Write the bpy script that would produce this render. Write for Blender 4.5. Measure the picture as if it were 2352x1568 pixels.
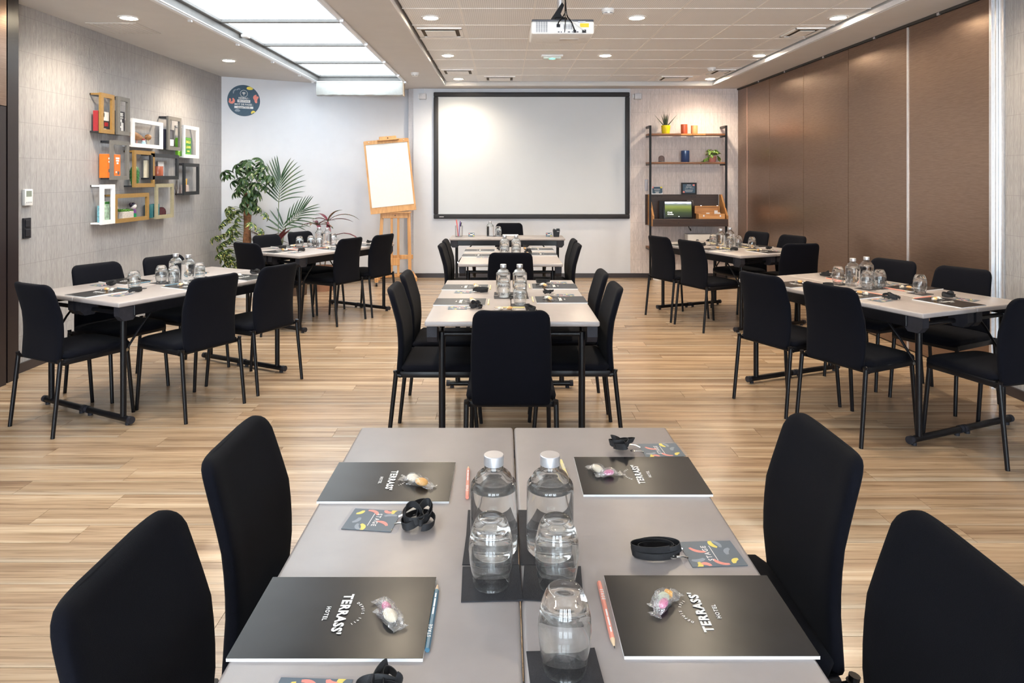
import bpy, bmesh, math, random
from mathutils import Vector, Matrix

# ------------------------------------------------------------------ camera, light, exposure
for o in list(bpy.data.objects):
    bpy.data.objects.remove(o, do_unlink=True)
SC = bpy.context.scene
COL = SC.collection
F, CX, CY, CH = 1568.0, 1156.0, 408.0, 1.47          # focal length and horizon of the photograph
cam_d = bpy.data.cameras.new('camera')
cam = bpy.data.objects.new('camera', cam_d)
COL.objects.link(cam)
cam.location = (0, 0, CH)
cam.rotation_euler = (math.pi / 2, 0, 0)
cam_d.lens = 24.0
cam_d.sensor_width = 36.0
cam_d.shift_x = (1176 - CX) / 2352
cam_d.shift_y = (CY - 784) / 2352
cam_d.clip_start = 0.02
SC.camera = cam

WARM = (1.0, 0.84, 0.63)
DAY = (0.90, 0.95, 1.0)
SPOT_W = 33.0        # each ceiling downlight
LENS_E = 60.0        # glow of the downlight lens
SKY_E = 1.9          # daylight through the frosted skylight panes
WIN_E = 8.6          # daylight through the curtained windows behind the camera
world = bpy.data.worlds.new('world')
SC.world = world
world.use_nodes = True
world.node_tree.nodes['Background'].inputs[0].default_value = (0.75, 0.85, 1.0, 1)
world.node_tree.nodes['Background'].inputs[1].default_value = 0.8
SC.view_settings.view_transform = 'Standard'
SC.view_settings.look = 'None'
SC.view_settings.gamma = 1.0
SC.view_settings.use_curve_mapping = False
SC.view_settings.exposure = 1.46
SC.cycles.use_denoising = True
SC.cycles.max_bounces = 9
SC.cycles.diffuse_bounces = 5
SC.cycles.glossy_bounces = 4
SC.cycles.transmission_bounces = 9
SC.cycles.transparent_max_bounces = 10
SC.cycles.sample_clamp_indirect = 5.0
SC.cycles.use_adaptive_sampling = True
SC.cycles.adaptive_threshold = 0.08
SC.cycles.use_light_tree = False

# ------------------------------------------------------------------ helpers
def R(d): return math.radians(d)

class MB:
    def __init__(s): s.v = []; s.f = []
    def add(s, vs, fs):
        n = len(s.v); s.v += [tuple(v) for v in vs]; s.f += [tuple(i + n for i in f) for f in fs]; return s
    def box(s, c, d, rz=0, rx=0, ry=0):
        M = Matrix.Translation(c) @ Matrix.Rotation(rz, 4, 'Z') @ Matrix.Rotation(ry, 4, 'Y') @ Matrix.Rotation(rx, 4, 'X')
        vs = [M @ Vector((x * d[0] / 2, y * d[1] / 2, z * d[2] / 2)) for x in (-1, 1) for y in (-1, 1) for z in (-1, 1)]
        return s.add(vs, [(0, 1, 3, 2), (4, 6, 7, 5), (0, 4, 5, 1), (2, 3, 7, 6), (0, 2, 6, 4), (1, 5, 7, 3)])
    def lim(s, x0, x1, y0, y1, z0, z1):
        return s.box(((x0 + x1) / 2, (y0 + y1) / 2, (z0 + z1) / 2), (abs(x1 - x0), abs(y1 - y0), abs(z1 - z0)))
    def rbox(s, c, d, r, seg=2, rz=0, rx=0, ry=0, axis=None):
        bm = bmesh.new(); bmesh.ops.create_cube(bm, size=1.0)
        bmesh.ops.scale(bm, vec=d, verts=bm.verts)
        es = list(bm.edges)
        if axis is not None:
            es = [e for e in es if abs((e.verts[0].co - e.verts[1].co)[axis]) > 1e-6]
        bmesh.ops.bevel(bm, geom=es, offset=r, segments=seg, affect='EDGES', profile=0.5)
        M = Matrix.Translation(c) @ Matrix.Rotation(rz, 4, 'Z') @ Matrix.Rotation(ry, 4, 'Y') @ Matrix.Rotation(rx, 4, 'X')
        bm.verts.ensure_lookup_table(); bm.verts.index_update()
        vs = [M @ v.co for v in bm.verts]; fs = [[v.index for v in f.verts] for f in bm.faces]
        bm.free(); return s.add(vs, fs)
    def loft(s, rings, cap0=True, cap1=True, closed=True):
        n = len(rings[0]); vs = [p for r in rings for p in r]; fs = []
        for i in range(len(rings) - 1):
            for j in range(n if closed else n - 1):
                k = (j + 1) % n
                fs.append((i * n + j, i * n + k, (i + 1) * n + k, (i + 1) * n + j))
        if cap0: fs.append(tuple(range(n - 1, -1, -1)))
        if cap1: fs.append(tuple(range((len(rings) - 1) * n, len(rings) * n)))
        return s.add(vs, fs)
    def path(s, pts, r, n=8, cap=True):
        pts = [Vector(p) for p in pts]; rings = []
        up = Vector((0, 0, 1))
        for i, p in enumerate(pts):
            t = (pts[min(i + 1, len(pts) - 1)] - pts[max(i - 1, 0)]).normalized()
            a = t.cross(up)
            if a.length < 1e-3: a = t.cross(Vector((0, 1, 0)))
            a.normalize(); b = t.cross(a)
            rr = r[i] if isinstance(r, (list, tuple)) else r
            rings.append([p + (a * math.cos(2 * math.pi * k / n) + b * math.sin(2 * math.pi * k / n)) * rr for k in range(n)])
        return s.loft(rings, cap, cap)
    def tube(s, a, b, r, n=10, r2=None):
        return s.path([a, b], [r, r if r2 is None else r2], n)
    def lathe(s, prof, n=24, c=(0, 0, 0), a=1.0):
        vs = []; idx = []
        for (r, z) in prof:
            if r < 1e-6:
                idx.append([len(vs)]); vs.append((c[0], c[1], c[2] + z))
            else:
                row = []
                for k in range(n):
                    t = 2 * math.pi * k / n
                    row.append(len(vs)); vs.append((c[0] + r * math.cos(t), c[1] + r * a * math.sin(t), c[2] + z))
                idx.append(row)
        fs = []
        for A, B in zip(idx[:-1], idx[1:]):
            for k in range(n):
                k2 = (k + 1) % n
                if len(A) == 1 and len(B) == 1: continue
                if len(A) == 1: fs.append((A[0], B[k2], B[k]))
                elif len(B) == 1: fs.append((A[k], A[k2], B[0]))
                else: fs.append((A[k], A[k2], B[k2], B[k]))
        return s.add(vs, fs)
    def prism(s, poly, z0, z1, M=None):
        n = len(poly); M = M or Matrix.Identity(4)
        vs = [M @ Vector((x, y, z0)) for x, y in poly] + [M @ Vector((x, y, z1)) for x, y in poly]
        fs = [tuple(range(n - 1, -1, -1)), tuple(range(n, 2 * n))] + [(i, (i + 1) % n, n + (i + 1) % n, n + i) for i in range(n)]
        return s.add(vs, fs)
    def flat(s, poly, z, M=None):
        M = M or Matrix.Identity(4)
        return s.add([M @ Vector((x, y, z)) for x, y in poly], [tuple(range(len(poly)))])
    def sphere(s, c, r, n=12, m=8, sc=(1, 1, 1)):
        M = [(math.sin(math.pi * i / m) * r, -math.cos(math.pi * i / m) * r) for i in range(m + 1)]
        t = MB().lathe(M, n)
        return s.add([(c[0] + x * sc[0], c[1] + y * sc[1], c[2] + z * sc[2]) for x, y, z in t.v], t.f)
    def xf(s, M):
        s.v = [tuple(M @ Vector(v)) for v in s.v]; return s
    def mesh(s, name, mat, smooth=35):
        me = bpy.data.meshes.new(name); me.from_pydata(s.v, [], s.f); me.update()
        if smooth:
            me.shade_smooth(); me.set_sharp_from_angle(angle=R(smooth))
        if mat: me.materials.append(mat)
        return me
    def build(s, name, mat, parent=None, loc=(0, 0, 0), rot=(0, 0, 0), smooth=35):
        return put(name, s.mesh(name, mat, smooth), parent, loc, rot)

def put(name, me, parent=None, loc=(0, 0, 0), rot=(0, 0, 0)):
    o = bpy.data.objects.new(name, me); COL.objects.link(o)
    o.parent = parent; o.location = loc; o.rotation_euler = rot
    return o
def tag(o, label=None, cat=None, group=None, kind=None):
    if label: o['label'] = label
    if cat: o['category'] = cat
    if group: o['group'] = group
    if kind: o['kind'] = kind
    return o
def thing(name, label, cat, loc=(0, 0, 0), rz=0, group=None, kind=None):
    o = put(name, None, None, loc, (0, 0, rz)); o.empty_display_size = 0.05
    return tag(o, label, cat, group, kind)
def copy_tree(o, parent=None):
    c = o.copy(); COL.objects.link(c); c.parent = parent
    for ch in o.children:
        copy_tree(ch, c)
    return c
FIRST = {}
def clone(key, maker, label, loc, rz, group=None):
    """the first call builds the thing, later ones copy it with its parts"""
    if key not in FIRST:
        o = maker(); FIRST[key] = o
    else:
        o = copy_tree(FIRST[key])
    o.location = loc; o.rotation_euler = (0, 0, rz); o['label'] = label
    if group: o['group'] = group
    return o
def at(px, py, Y):   # point of the photograph at depth Y
    return Vector(((px - CX) * Y / F, Y, CH - (py - CY) * Y / F))
TH = 0.74
def onz(px, py, z):  # point of the photograph on a level plane
    Y = F * (CH - z) / (py - CY); return Vector(((px - CX) * Y / F, Y, z))

# text as flat mesh
_tc = {}
def text_poly(body, size, bold=0.0, spacing=1.0):
    k = (body, size, bold, spacing)
    if k not in _tc:
        cu = bpy.data.curves.new('t', 'FONT'); cu.body = body; cu.size = size
        cu.align_x = 'CENTER'; cu.align_y = 'CENTER'; cu.offset = bold; cu.space_character = spacing
        cu.resolution_u = 2
        ob = bpy.data.objects.new('t', cu); COL.objects.link(ob)
        dg = bpy.context.evaluated_depsgraph_get(); dg.update()
        me = bpy.data.meshes.new_from_object(ob.evaluated_get(dg))
        _tc[k] = ([tuple(v.co) for v in me.vertices], [tuple(p.vertices) for p in me.polygons])
        bpy.data.objects.remove(ob); bpy.data.meshes.remove(me); bpy.data.curves.remove(cu)
    return _tc[k]
def text(mb, body, size, x=0, y=0, z=0, bold=0.0, rz=0, spacing=1.0, width=None):
    vs, fs = text_poly(body, size, bold, spacing)
    k = 1.0
    if width and vs:
        w = max(v[0] for v in vs) - min(v[0] for v in vs); k = width / max(w, 1e-6)
    c, s_ = math.cos(rz), math.sin(rz)
    mb.add([(x + (a * c - b * s_) * k, y + (a * s_ + b * c) * k, z) for a, b, _ in vs], fs)
    return mb

# ------------------------------------------------------------------ materials
def new_mat(name):
    m = bpy.data.materials.new(name); m.use_nodes = True
    nt = m.node_tree; return m, nt, nt.nodes['Principled BSDF']
def N(nt, t, **kw):
    n = nt.nodes.new(t)
    for k, v in kw.items():
        if k.startswith('i_'):
            key = k[2:]; key = int(key) if key.isdigit() else key
            n.inputs[key].default_value = v
        else: setattr(n, k, v)
    return n
def L(nt, a, b): nt.links.new(a, b)
def ramp(nt, src, stops):
    r = nt.nodes.new('ShaderNodeValToRGB'); L(nt, src, r.inputs[0])
    e = r.color_ramp.elements
    while len(e) < len(stops): e.new(0.5)
    for x, (p, c) in zip(e, stops): x.position = p; x.color = (*c, 1)
    return r.outputs[0]
def mat(name, col, rough=0.5, metal=0.0, spec=0.5, var=0.06, scale=40, bump=0.0, bscale=200, coat=0.0, sheen=0.0, alpha=1.0):
    m, nt, b = new_mat(name)
    b.inputs['Roughness'].default_value = rough; b.inputs['Metallic'].default_value = metal
    b.inputs['Specular IOR Level'].default_value = spec
    b.inputs['Coat Weight'].default_value = coat
    b.inputs['Sheen Weight'].default_value = sheen; b.inputs['Sheen Roughness'].default_value = 0.5
    tc = N(nt, 'ShaderNodeTexCoord')
    nz = N(nt, 'ShaderNodeTexNoise', i_Scale=scale, i_Detail=3.0); L(nt, tc.outputs['Object'], nz.inputs['Vector'])
    c0 = tuple(max(0, x * (1 - var)) for x in col); c1 = tuple(min(1, x * (1 + var)) for x in col)
    L(nt, ramp(nt, nz.outputs[0], [(0.3, c0), (0.7, c1)]), b.inputs['Base Color'])
    if bump:
        n2 = N(nt, 'ShaderNodeTexNoise', i_Scale=bscale, i_Detail=2.0); L(nt, tc.outputs['Object'], n2.inputs['Vector'])
        bp = N(nt, 'ShaderNodeBump', i_Strength=bump, i_Distance=0.002); L(nt, n2.outputs[0], bp.inputs['Height'])
        L(nt, bp.outputs[0], b.inputs['Normal'])
    return m
def wood(name, c0, c1, rough=0.45, sx=3, sy=60, sz=60, spec=0.4):
    m, nt, b = new_mat(name)
    tc = N(nt, 'ShaderNodeTexCoord'); mp = N(nt, 'ShaderNodeMapping'); mp.inputs['Scale'].default_value = (sx, sy, sz)
    oi = N(nt, 'ShaderNodeObjectInfo')
    ad = N(nt, 'ShaderNodeVectorMath', operation='ADD'); L(nt, tc.outputs['Object'], mp.inputs[0])
    L(nt, mp.outputs[0], ad.inputs[0]); L(nt, oi.outputs['Location'], ad.inputs[1])
    nz = N(nt, 'ShaderNodeTexNoise', i_Scale=1.0, i_Detail=5.0, i_Distortion=0.6); L(nt, ad.outputs[0], nz.inputs['Vector'])
    L(nt, ramp(nt, nz.outputs[0], [(0.3, c0), (0.72, c1)]), b.inputs['Base Color'])
    b.inputs['Roughness'].default_value = rough; b.inputs['Specular IOR Level'].default_value = spec
    return m
def emit(name, col, e):
    m, nt, b = new_mat(name)
    b.inputs['Base Color'].default_value = (*col, 1); b.inputs['Emission Color'].default_value = (*col, 1)
    b.inputs['Emission Strength'].default_value = e; b.inputs['Roughness'].default_value = 0.3
    return m
def glass(name, col=(1, 1, 1), ior=1.45, rough=0.0, clear=0.25):
    m, nt, b = new_mat(name); nt.nodes.remove(b)
    out = nt.nodes['Material Output']
    g = N(nt, 'ShaderNodeBsdfGlass', i_IOR=ior, i_Roughness=rough); g.inputs['Color'].default_value = (*col, 1)
    t = N(nt, 'ShaderNodeBsdfTransparent'); t.inputs[0].default_value = (*col, 1)
    mx = N(nt, 'ShaderNodeMixShader', i_0=clear); L(nt, g.outputs[0], mx.inputs[1]); L(nt, t.outputs[0], mx.inputs[2])
    L(nt, mx.outputs[0], out.inputs[0])
    return m
def film(name, col=(1, 1, 1), refl=0.25, rough=0.12, milky=0.12, bump=0.0):
    """thin clear plastic: mostly see-through, glossy, slightly milky"""
    m, nt, b = new_mat(name); nt.nodes.remove(b); out = nt.nodes['Material Output']
    t = N(nt, 'ShaderNodeBsdfTransparent'); t.inputs[0].default_value = (*col, 1)
    g = N(nt, 'ShaderNodeBsdfGlossy', i_Roughness=rough)
    d = N(nt, 'ShaderNodeBsdfDiffuse'); d.inputs[0].default_value = (0.9, 0.9, 0.92, 1)
    if bump:
        tc = N(nt, 'ShaderNodeTexCoord'); nz = N(nt, 'ShaderNodeTexNoise', i_Scale=160.0, i_Detail=2.0); L(nt, tc.outputs['Object'], nz.inputs['Vector'])
        bp = N(nt, 'ShaderNodeBump', i_Strength=bump, i_Distance=0.004); L(nt, nz.outputs[0], bp.inputs['Height']); L(nt, bp.outputs[0], g.inputs['Normal'])
    m1 = N(nt, 'ShaderNodeMixShader', i_0=refl); L(nt, t.outputs[0], m1.inputs[1]); L(nt, g.outputs[0], m1.inputs[2])
    m2 = N(nt, 'ShaderNodeMixShader', i_0=milky); L(nt, m1.outputs[0], m2.inputs[1]); L(nt, d.outputs[0], m2.inputs[2])
    L(nt, m2.outputs[0], out.inputs[0])
    return m

def floor_mat():
    m, nt, b = new_mat('oak_plank')
    tc = N(nt, 'ShaderNodeTexCoord'); oi = N(nt, 'ShaderNodeObjectInfo'); ge = N(nt, 'ShaderNodeNewGeometry')
    rn = N(nt, 'ShaderNodeMath', operation='MULTIPLY_ADD', i_1=7.13); L(nt, ge.outputs['Random Per Island'], rn.inputs[0]); L(nt, oi.outputs['Random'], rn.inputs[2])
    fr = N(nt, 'ShaderNodeMath', operation='FRACT'); L(nt, rn.outputs[0], fr.inputs[0])
    cb = N(nt, 'ShaderNodeCombineXYZ'); 
    for i in range(3):
        k = N(nt, 'ShaderNodeMath', operation='MULTIPLY', i_1=(37.0, 53.0, 19.0)[i]); L(nt, fr.outputs[0], k.inputs[0]); L(nt, k.outputs[0], cb.inputs[i])
    def streak(sc, det, dist):
        mp = N(nt, 'ShaderNodeMapping'); mp.inputs['Scale'].default_value = sc; L(nt, tc.outputs['Object'], mp.inputs[0])
        ad = N(nt, 'ShaderNodeVectorMath', operation='ADD'); L(nt, mp.outputs[0], ad.inputs[0]); L(nt, cb.outputs[0], ad.inputs[1])
        nz = N(nt, 'ShaderNodeTexNoise', i_Scale=1.0, i_Detail=det, i_Distortion=dist); L(nt, ad.outputs[0], nz.inputs['Vector'])
        return nz.outputs[0]
    wide = streak((0.35, 17, 1), 2.0, 0.3); fine = streak((2.0, 85, 1), 5.0, 1.6)
    # each board is darker oak with a cream sapwood band along one edge
    ge2 = N(nt, 'ShaderNodeSeparateXYZ'); L(nt, ge.outputs['Position'], ge2.inputs[0])
    rr = N(nt, 'ShaderNodeMath', operation='MULTIPLY_ADD', i_1=1 / 0.14, i_2=4.95 / 0.14); L(nt, ge2.outputs[1], rr.inputs[0])
    rf = N(nt, 'ShaderNodeMath', operation='FRACT'); L(nt, rr.outputs[0], rf.inputs[0])
    wob = N(nt, 'ShaderNodeMath', operation='MULTIPLY_ADD', i_1=0.55, i_2=-0.27); L(nt, wide, wob.inputs[0])
    sm = N(nt, 'ShaderNodeMath', operation='ADD'); L(nt, rf.outputs[0], sm.inputs[0]); L(nt, wob.outputs[0], sm.inputs[1])
    sh = N(nt, 'ShaderNodeMath', operation='MULTIPLY_ADD', i_1=0.50); L(nt, fr.outputs[0], sh.inputs[0]); L(nt, sm.outputs[0], sh.inputs[2])
    band = ramp(nt, sh.outputs[0], [(0.08, (1, 1, 1)), (0.38, (0, 0, 0))])
    c1 = ramp(nt, wide, [(0.28, (0.220, 0.142, 0.088)), (0.46, (0.330, 0.230, 0.148)), (0.60, (0.395, 0.288, 0.192)), (0.74, (0.520, 0.412, 0.296))])
    cb2 = N(nt, 'ShaderNodeMix', data_type='RGBA'); L(nt, band, cb2.inputs[0]); L(nt, c1, cb2.inputs['A']); cb2.inputs['B'].default_value = (0.47, 0.395, 0.305, 1)
    c2 = ramp(nt, fine, [(0.34, (0.56, 0.51, 0.46)), (0.46, (0.88, 0.86, 0.84)), (0.62, (1.06, 1.05, 1.04))])
    mx = N(nt, 'ShaderNodeMix', data_type='RGBA', blend_type='MULTIPLY'); mx.inputs[0].default_value = 0.85
    L(nt, cb2.outputs['Result'], mx.inputs['A']); L(nt, c2, mx.inputs['B'])
    hv = N(nt, 'ShaderNodeHueSaturation'); vv = N(nt, 'ShaderNodeMapRange'); L(nt, fr.outputs[0], vv.inputs[0]); vv.inputs['To Min'].default_value = 0.88; vv.inputs['To Max'].default_value = 1.12
    L(nt, vv.outputs[0], hv.inputs['Value']); L(nt, mx.outputs['Result'], hv.inputs['Color'])
    L(nt, hv.outputs[0], b.inputs['Base Color'])
    b.inputs['Roughness'].default_value = 0.26; b.inputs['Specular IOR Level'].default_value = 0.7
    bp = N(nt, 'ShaderNodeBump', i_Strength=0.12, i_Distance=0.001); L(nt, fine, bp.inputs['Height']); L(nt, bp.outputs[0], b.inputs['Normal'])
    return m
def wallpaper_mat(name, axis, c_lo, c_hi, c_line):
    m, nt, b = new_mat(name)
    ge = N(nt, 'ShaderNodeNewGeometry'); sp = N(nt, 'ShaderNodeSeparateXYZ'); L(nt, ge.outputs['Position'], sp.inputs[0])
    cb = N(nt, 'ShaderNodeCombineXYZ'); L(nt, sp.outputs[axis], cb.inputs[0]); L(nt, sp.outputs[2], cb.inputs[1])
    mp = N(nt, 'ShaderNodeMapping'); mp.inputs['Scale'].default_value = (95, 6.5, 1); L(nt, cb.outputs[0], mp.inputs[0])
    nz = N(nt, 'ShaderNodeTexNoise', i_Scale=1.0, i_Detail=4.0, i_Distortion=2.2); L(nt, mp.outputs[0], nz.inputs['Vector'])
    br = N(nt, 'ShaderNodeTexBrick', offset=0.0, squash=1.0, i_Scale=1.0); L(nt, cb.outputs[0], br.inputs['Vector'])
    br.inputs['Brick Width'].default_value = 0.062; br.inputs['Row Height'].default_value = 0.27
    br.inputs['Mortar Size'].default_value = 0.0022; br.inputs['Mortar Smooth'].default_value = 0.3
    br.inputs['Color1'].default_value = (1, 1, 1, 1); br.inputs['Color2'].default_value = (0.95, 0.95, 0.95, 1)
    base = ramp(nt, nz.outputs[0], [(0.32, c_lo), (0.66, c_hi)])
    m1 = N(nt, 'ShaderNodeMix', data_type='RGBA', blend_type='MULTIPLY'); m1.inputs[0].default_value = 0.6
    L(nt, base, m1.inputs['A']); L(nt, br.outputs['Color'], m1.inputs['B'])
    kf = N(nt, 'ShaderNodeMath', operation='MULTIPLY', i_1=0.4); L(nt, br.outputs['Fac'], kf.inputs[0])
    m2 = N(nt, 'ShaderNodeMix', data_type='RGBA'); L(nt, kf.outputs[0], m2.inputs[0]); L(nt, m1.outputs['Result'], m2.inputs['A']); m2.inputs['B'].default_value = (*c_line, 1)
    L(nt, m2.outputs['Result'], b.inputs['Base Color']); b.inputs['Roughness'].default_value = 0.62
    bp = N(nt, 'ShaderNodeBump', i_Strength=0.5, i_Distance=0.004); L(nt, nz.outputs[0], bp.inputs['Height']); L(nt, bp.outputs[0], b.inputs['Normal'])
    return m
def tile_mat():
    m, nt, b = new_mat('perforated_tile')
    ge = N(nt, 'ShaderNodeNewGeometry'); sp = N(nt, 'ShaderNodeSeparateXYZ'); L(nt, ge.outputs['Position'], sp.inputs[0])
    outs = []
    for i in (0, 1):
        k = N(nt, 'ShaderNodeMath', operation='MULTIPLY', i_1=2 * math.pi / 0.0165); L(nt, sp.outputs[i], k.inputs[0])
        sn = N(nt, 'ShaderNodeMath', operation='SINE'); L(nt, k.outputs[0], sn.inputs[0]); outs.append(sn.outputs[0])
    ml = N(nt, 'ShaderNodeMath', operation='ADD'); L(nt, outs[0], ml.inputs[0]); L(nt, outs[1], ml.inputs[1])
    c = ramp(nt, ml.outputs[0], [(0.70, (0.90, 0.905, 0.915)), (0.95, (0.62, 0.62, 0.625))])
    L(nt, c, b.inputs['Base Color']); b.inputs['Roughness'].default_value = 0.6
    return m
def partition_mat():
    m, nt, b = new_mat('bronze_panel')
    ge = N(nt, 'ShaderNodeNewGeometry')
    hs = []
    for ang in (35, -35):
        mp = N(nt, 'ShaderNodeMapping'); mp.inputs['Rotation'].default_value = (R(ang), 0, 0); mp.inputs['Scale'].default_value = (1, 14, 240); L(nt, ge.outputs['Position'], mp.inputs[0])
        nz = N(nt, 'ShaderNodeTexNoise', i_Scale=1.0, i_Detail=3.0); L(nt, mp.outputs[0], nz.inputs['Vector']); hs.append(nz.outputs[0])
    ad = N(nt, 'ShaderNodeMath', operation='ADD'); L(nt, hs[0], ad.inputs[0]); L(nt, hs[1], ad.inputs[1])
    hf = N(nt, 'ShaderNodeMath', operation='MULTIPLY', i_1=0.5); L(nt, ad.outputs[0], hf.inputs[0])
    L(nt, ramp(nt, hf.outputs[0], [(0.35, (0.225, 0.150, 0.112)), (0.65, (0.300, 0.208, 0.158))]), b.inputs['Base Color'])
    b.inputs['Metallic'].default_value = 0.80; b.inputs['Roughness'].default_value = 0.29
    bp = N(nt, 'ShaderNodeBump', i_Strength=0.05, i_Distance=0.001); L(nt, hf.outputs[0], bp.inputs['Height']); L(nt, bp.outputs[0], b.inputs['Normal'])
    return m

M_FLOOR = floor_mat()
M_SUB = mat('subfloor', (0.10, 0.075, 0.05), 0.8)
M_PAPER_L = wallpaper_mat('wallpaper_side', 1, (0.288, 0.280, 0.282), (0.420, 0.410, 0.416), (0.465, 0.452, 0.457))
M_PAPER_B = wallpaper_mat('wallpaper_end', 0, (0.52, 0.45, 0.43), (0.74, 0.66, 0.63), (0.78, 0.70, 0.67))
M_WHITE = mat('white_paint', (0.62, 0.64, 0.69), 0.55, var=0.015, scale=8)
M_CEIL = mat('ceiling_paint', (0.65, 0.635, 0.625), 0.7, var=0.02, scale=5)
M_TILE = tile_mat()
M_TBAR = mat('grid_white', (0.90, 0.885, 0.87), 0.5)
M_PLEN = mat('plenum_dark', (0.05, 0.045, 0.04), 0.9)
M_BASE = mat('dark_skirting', (0.030, 0.022, 0.024), 0.4)
M_DARKW = mat('dark_wood_frame', (0.018, 0.012, 0.013), 0.32)
M_BRONZE = partition_mat()
M_ALU = mat('aluminium', (0.78, 0.79, 0.82), 0.32, metal=0.85, var=0.05)
M_ALUW = mat('white_aluminium', (0.80, 0.80, 0.82), 0.35, var=0.03)
M_SKYF = mat('skylight_frame', (0.16, 0.155, 0.15), 0.5, metal=0.0, var=0.08, scale=15)
M_BLACK = mat('black_metal', (0.005, 0.005, 0.0065), 0.32, spec=0.25, var=0.2)
M_BLKP = mat('black_plastic', (0.016, 0.016, 0.022), 0.6, spec=0.3, var=0.25, bump=0.2)
M_FAB = mat('black_fabric', (0.0033, 0.0036, 0.0065), 0.85, spec=0.08, var=0.22, scale=900, bump=0.35, bscale=900, sheen=0.02)
M_TOP = mat('taupe_laminate', (0.315, 0.284, 0.277), 0.33, var=0.035, scale=18, bump=0.04, bscale=500)
M_PVC = mat('white_plastic', (0.82, 0.81, 0.80), 0.4, var=0.03)
M_GREYP = mat('grey_plastic', (0.45, 0.45, 0.46), 0.45)
M_CHROME = mat('chrome', (0.80, 0.78, 0.74), 0.18, metal=1.0)
M_CAP = mat('silver_cap', (0.74, 0.74, 0.77), 0.36, metal=0.8, var=0.03)
M_GLASS = glass('clear_glass', (0.99, 0.995, 0.995), 1.47, 0.0, 0.12)
M_WATERG = glass('water_glass', (0.985, 0.99, 0.99), 1.37, 0.0, 0.12)
M_SMOKE = glass('smoked_glass', (0.68, 0.66, 0.68), 1.3, 0.02, 0.45)
M_MAUVEG = glass('mauve_glass', (0.62, 0.40, 0.44), 1.25, 0.02, 0.45)
M_FILM = film('sweet_wrapper', (0.98, 0.98, 0.99), 0.20, 0.10, 0.05, 0.8)
M_SLEEVE = film('badge_sleeve', (0.99, 0.99, 1.0), 0.05, 0.08, 0.03)
M_COVER = mat('notepad_cover', (0.020, 0.020, 0.022), 0.26, spec=0.16, var=0.1, scale=9, bump=0.03, bscale=14)
M_PAGE = mat('paper_white', (0.76, 0.755, 0.76), 0.6, var=0.02)
M_PRINT = mat('print_white', (0.80, 0.80, 0.80), 0.5, var=0.02)
M_PRINTD = mat('print_dark', (0.10, 0.10, 0.12), 0.5)
M_NAPKIN = mat('black_napkin', (0.020, 0.020, 0.025), 0.8, var=0.15, bump=0.25, bscale=400)
M_NAVY = mat('print_navy', (0.028, 0.074, 0.122), 0.4, var=0.08)
M_PINK = mat('print_pink', (0.83, 0.26, 0.21), 0.45)
M_YEL = mat('print_yellow', (0.80, 0.66, 0.10), 0.45)
M_GREYB = mat('print_greyblue', (0.23, 0.29, 0.36), 0.45)
M_CORAL = mat('coral_lacquer', (0.84, 0.30, 0.22), 0.35)
M_YPENC = mat('yellow_lacquer', (0.85, 0.72, 0.32), 0.35)
M_BPENC = mat('blue_lacquer', (0.060, 0.165, 0.245), 0.35)
M_RPENC = mat('red_lacquer', (0.72, 0.12, 0.12), 0.35)
M_PWOOD = mat('pencil_wood', (0.74, 0.55, 0.36), 0.6)
M_LEAD = mat('pencil_lead', (0.03, 0.03, 0.03), 0.5)
M_RIB = mat('black_ribbon', (0.010, 0.010, 0.012), 0.7, var=0.3, bump=0.3, bscale=900)
M_ORANGE = mat('candy_orange', (0.88, 0.42, 0.03), 0.35, var=0.1)
M_CREAM = mat('candy_cream', (0.86, 0.76, 0.58), 0.45, var=0.08)
M_ROSE = mat('candy_rose', (0.72, 0.18, 0.34), 0.4, var=0.15)
M_MINT = mat('candy_mint', (0.62, 0.70, 0.50), 0.45, var=0.1)

# ------------------------------------------------------------------ the room
XL, XR, YB, YF, ZC = -3.65, 3.45, 10.05, -4.95, 2.78
ZT = 2.84                                            # underside of the tile ceiling
TX0, TX1, TY1 = -0.84, 3.0, 9.73                     # tile field
SX0, SX1, SY0, SY1 = -2.55, -1.345, 0.6, 9.40        # skylight opening
AW0, AW1 = Vector((XL, 8.84, 0)), Vector((-1.36, 10.20, 0))   # slanted white wall

floor = tag(MB().lim(XL - .3, XR + .3, YF, 10.6, -0.06, -0.006).build('floor', M_SUB), kind='structure')
PW, PL = 0.14, 1.22
pme = MB().box((0, 0, -0.003), (PL - 0.0016, PW - 0.0016, 0.006)).mesh('plank', M_FLOOR, 0)
rest = MB(); rng = random.Random(4)
cands = []
for r in range(int((10.4 - YF) / PW) + 1):
    y = YF + (r + .5) * PW
    off = rng.uniform(0, PL)
    x = XL - 0.3 - off
    while x < XR + .4:
        cands.append((x + PL / 2, y)); x += PL
def sees(x, y):
    return y > 1.3 and abs((x * F / y) + CX - 1176) < 1176 + PL * 0.5 * F / y
vis = sorted([c for c in cands if sees(*c)], key=lambda c: c[1])
own = set(vis[:300])
for c in cands:
    if c in own: put('plank', pme, floor, (c[0], c[1], 0))
    else:
        if c[0] - PL / 2 < XR + .2 and c[0] + PL / 2 > XL - .2:
            rest.box((c[0], c[1], -0.003), (PL - 0.0016, PW - 0.0016, 0.006))
tag(rest.build('plank_field', M_FLOOR, floor, smooth=0), kind='stuff')

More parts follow.
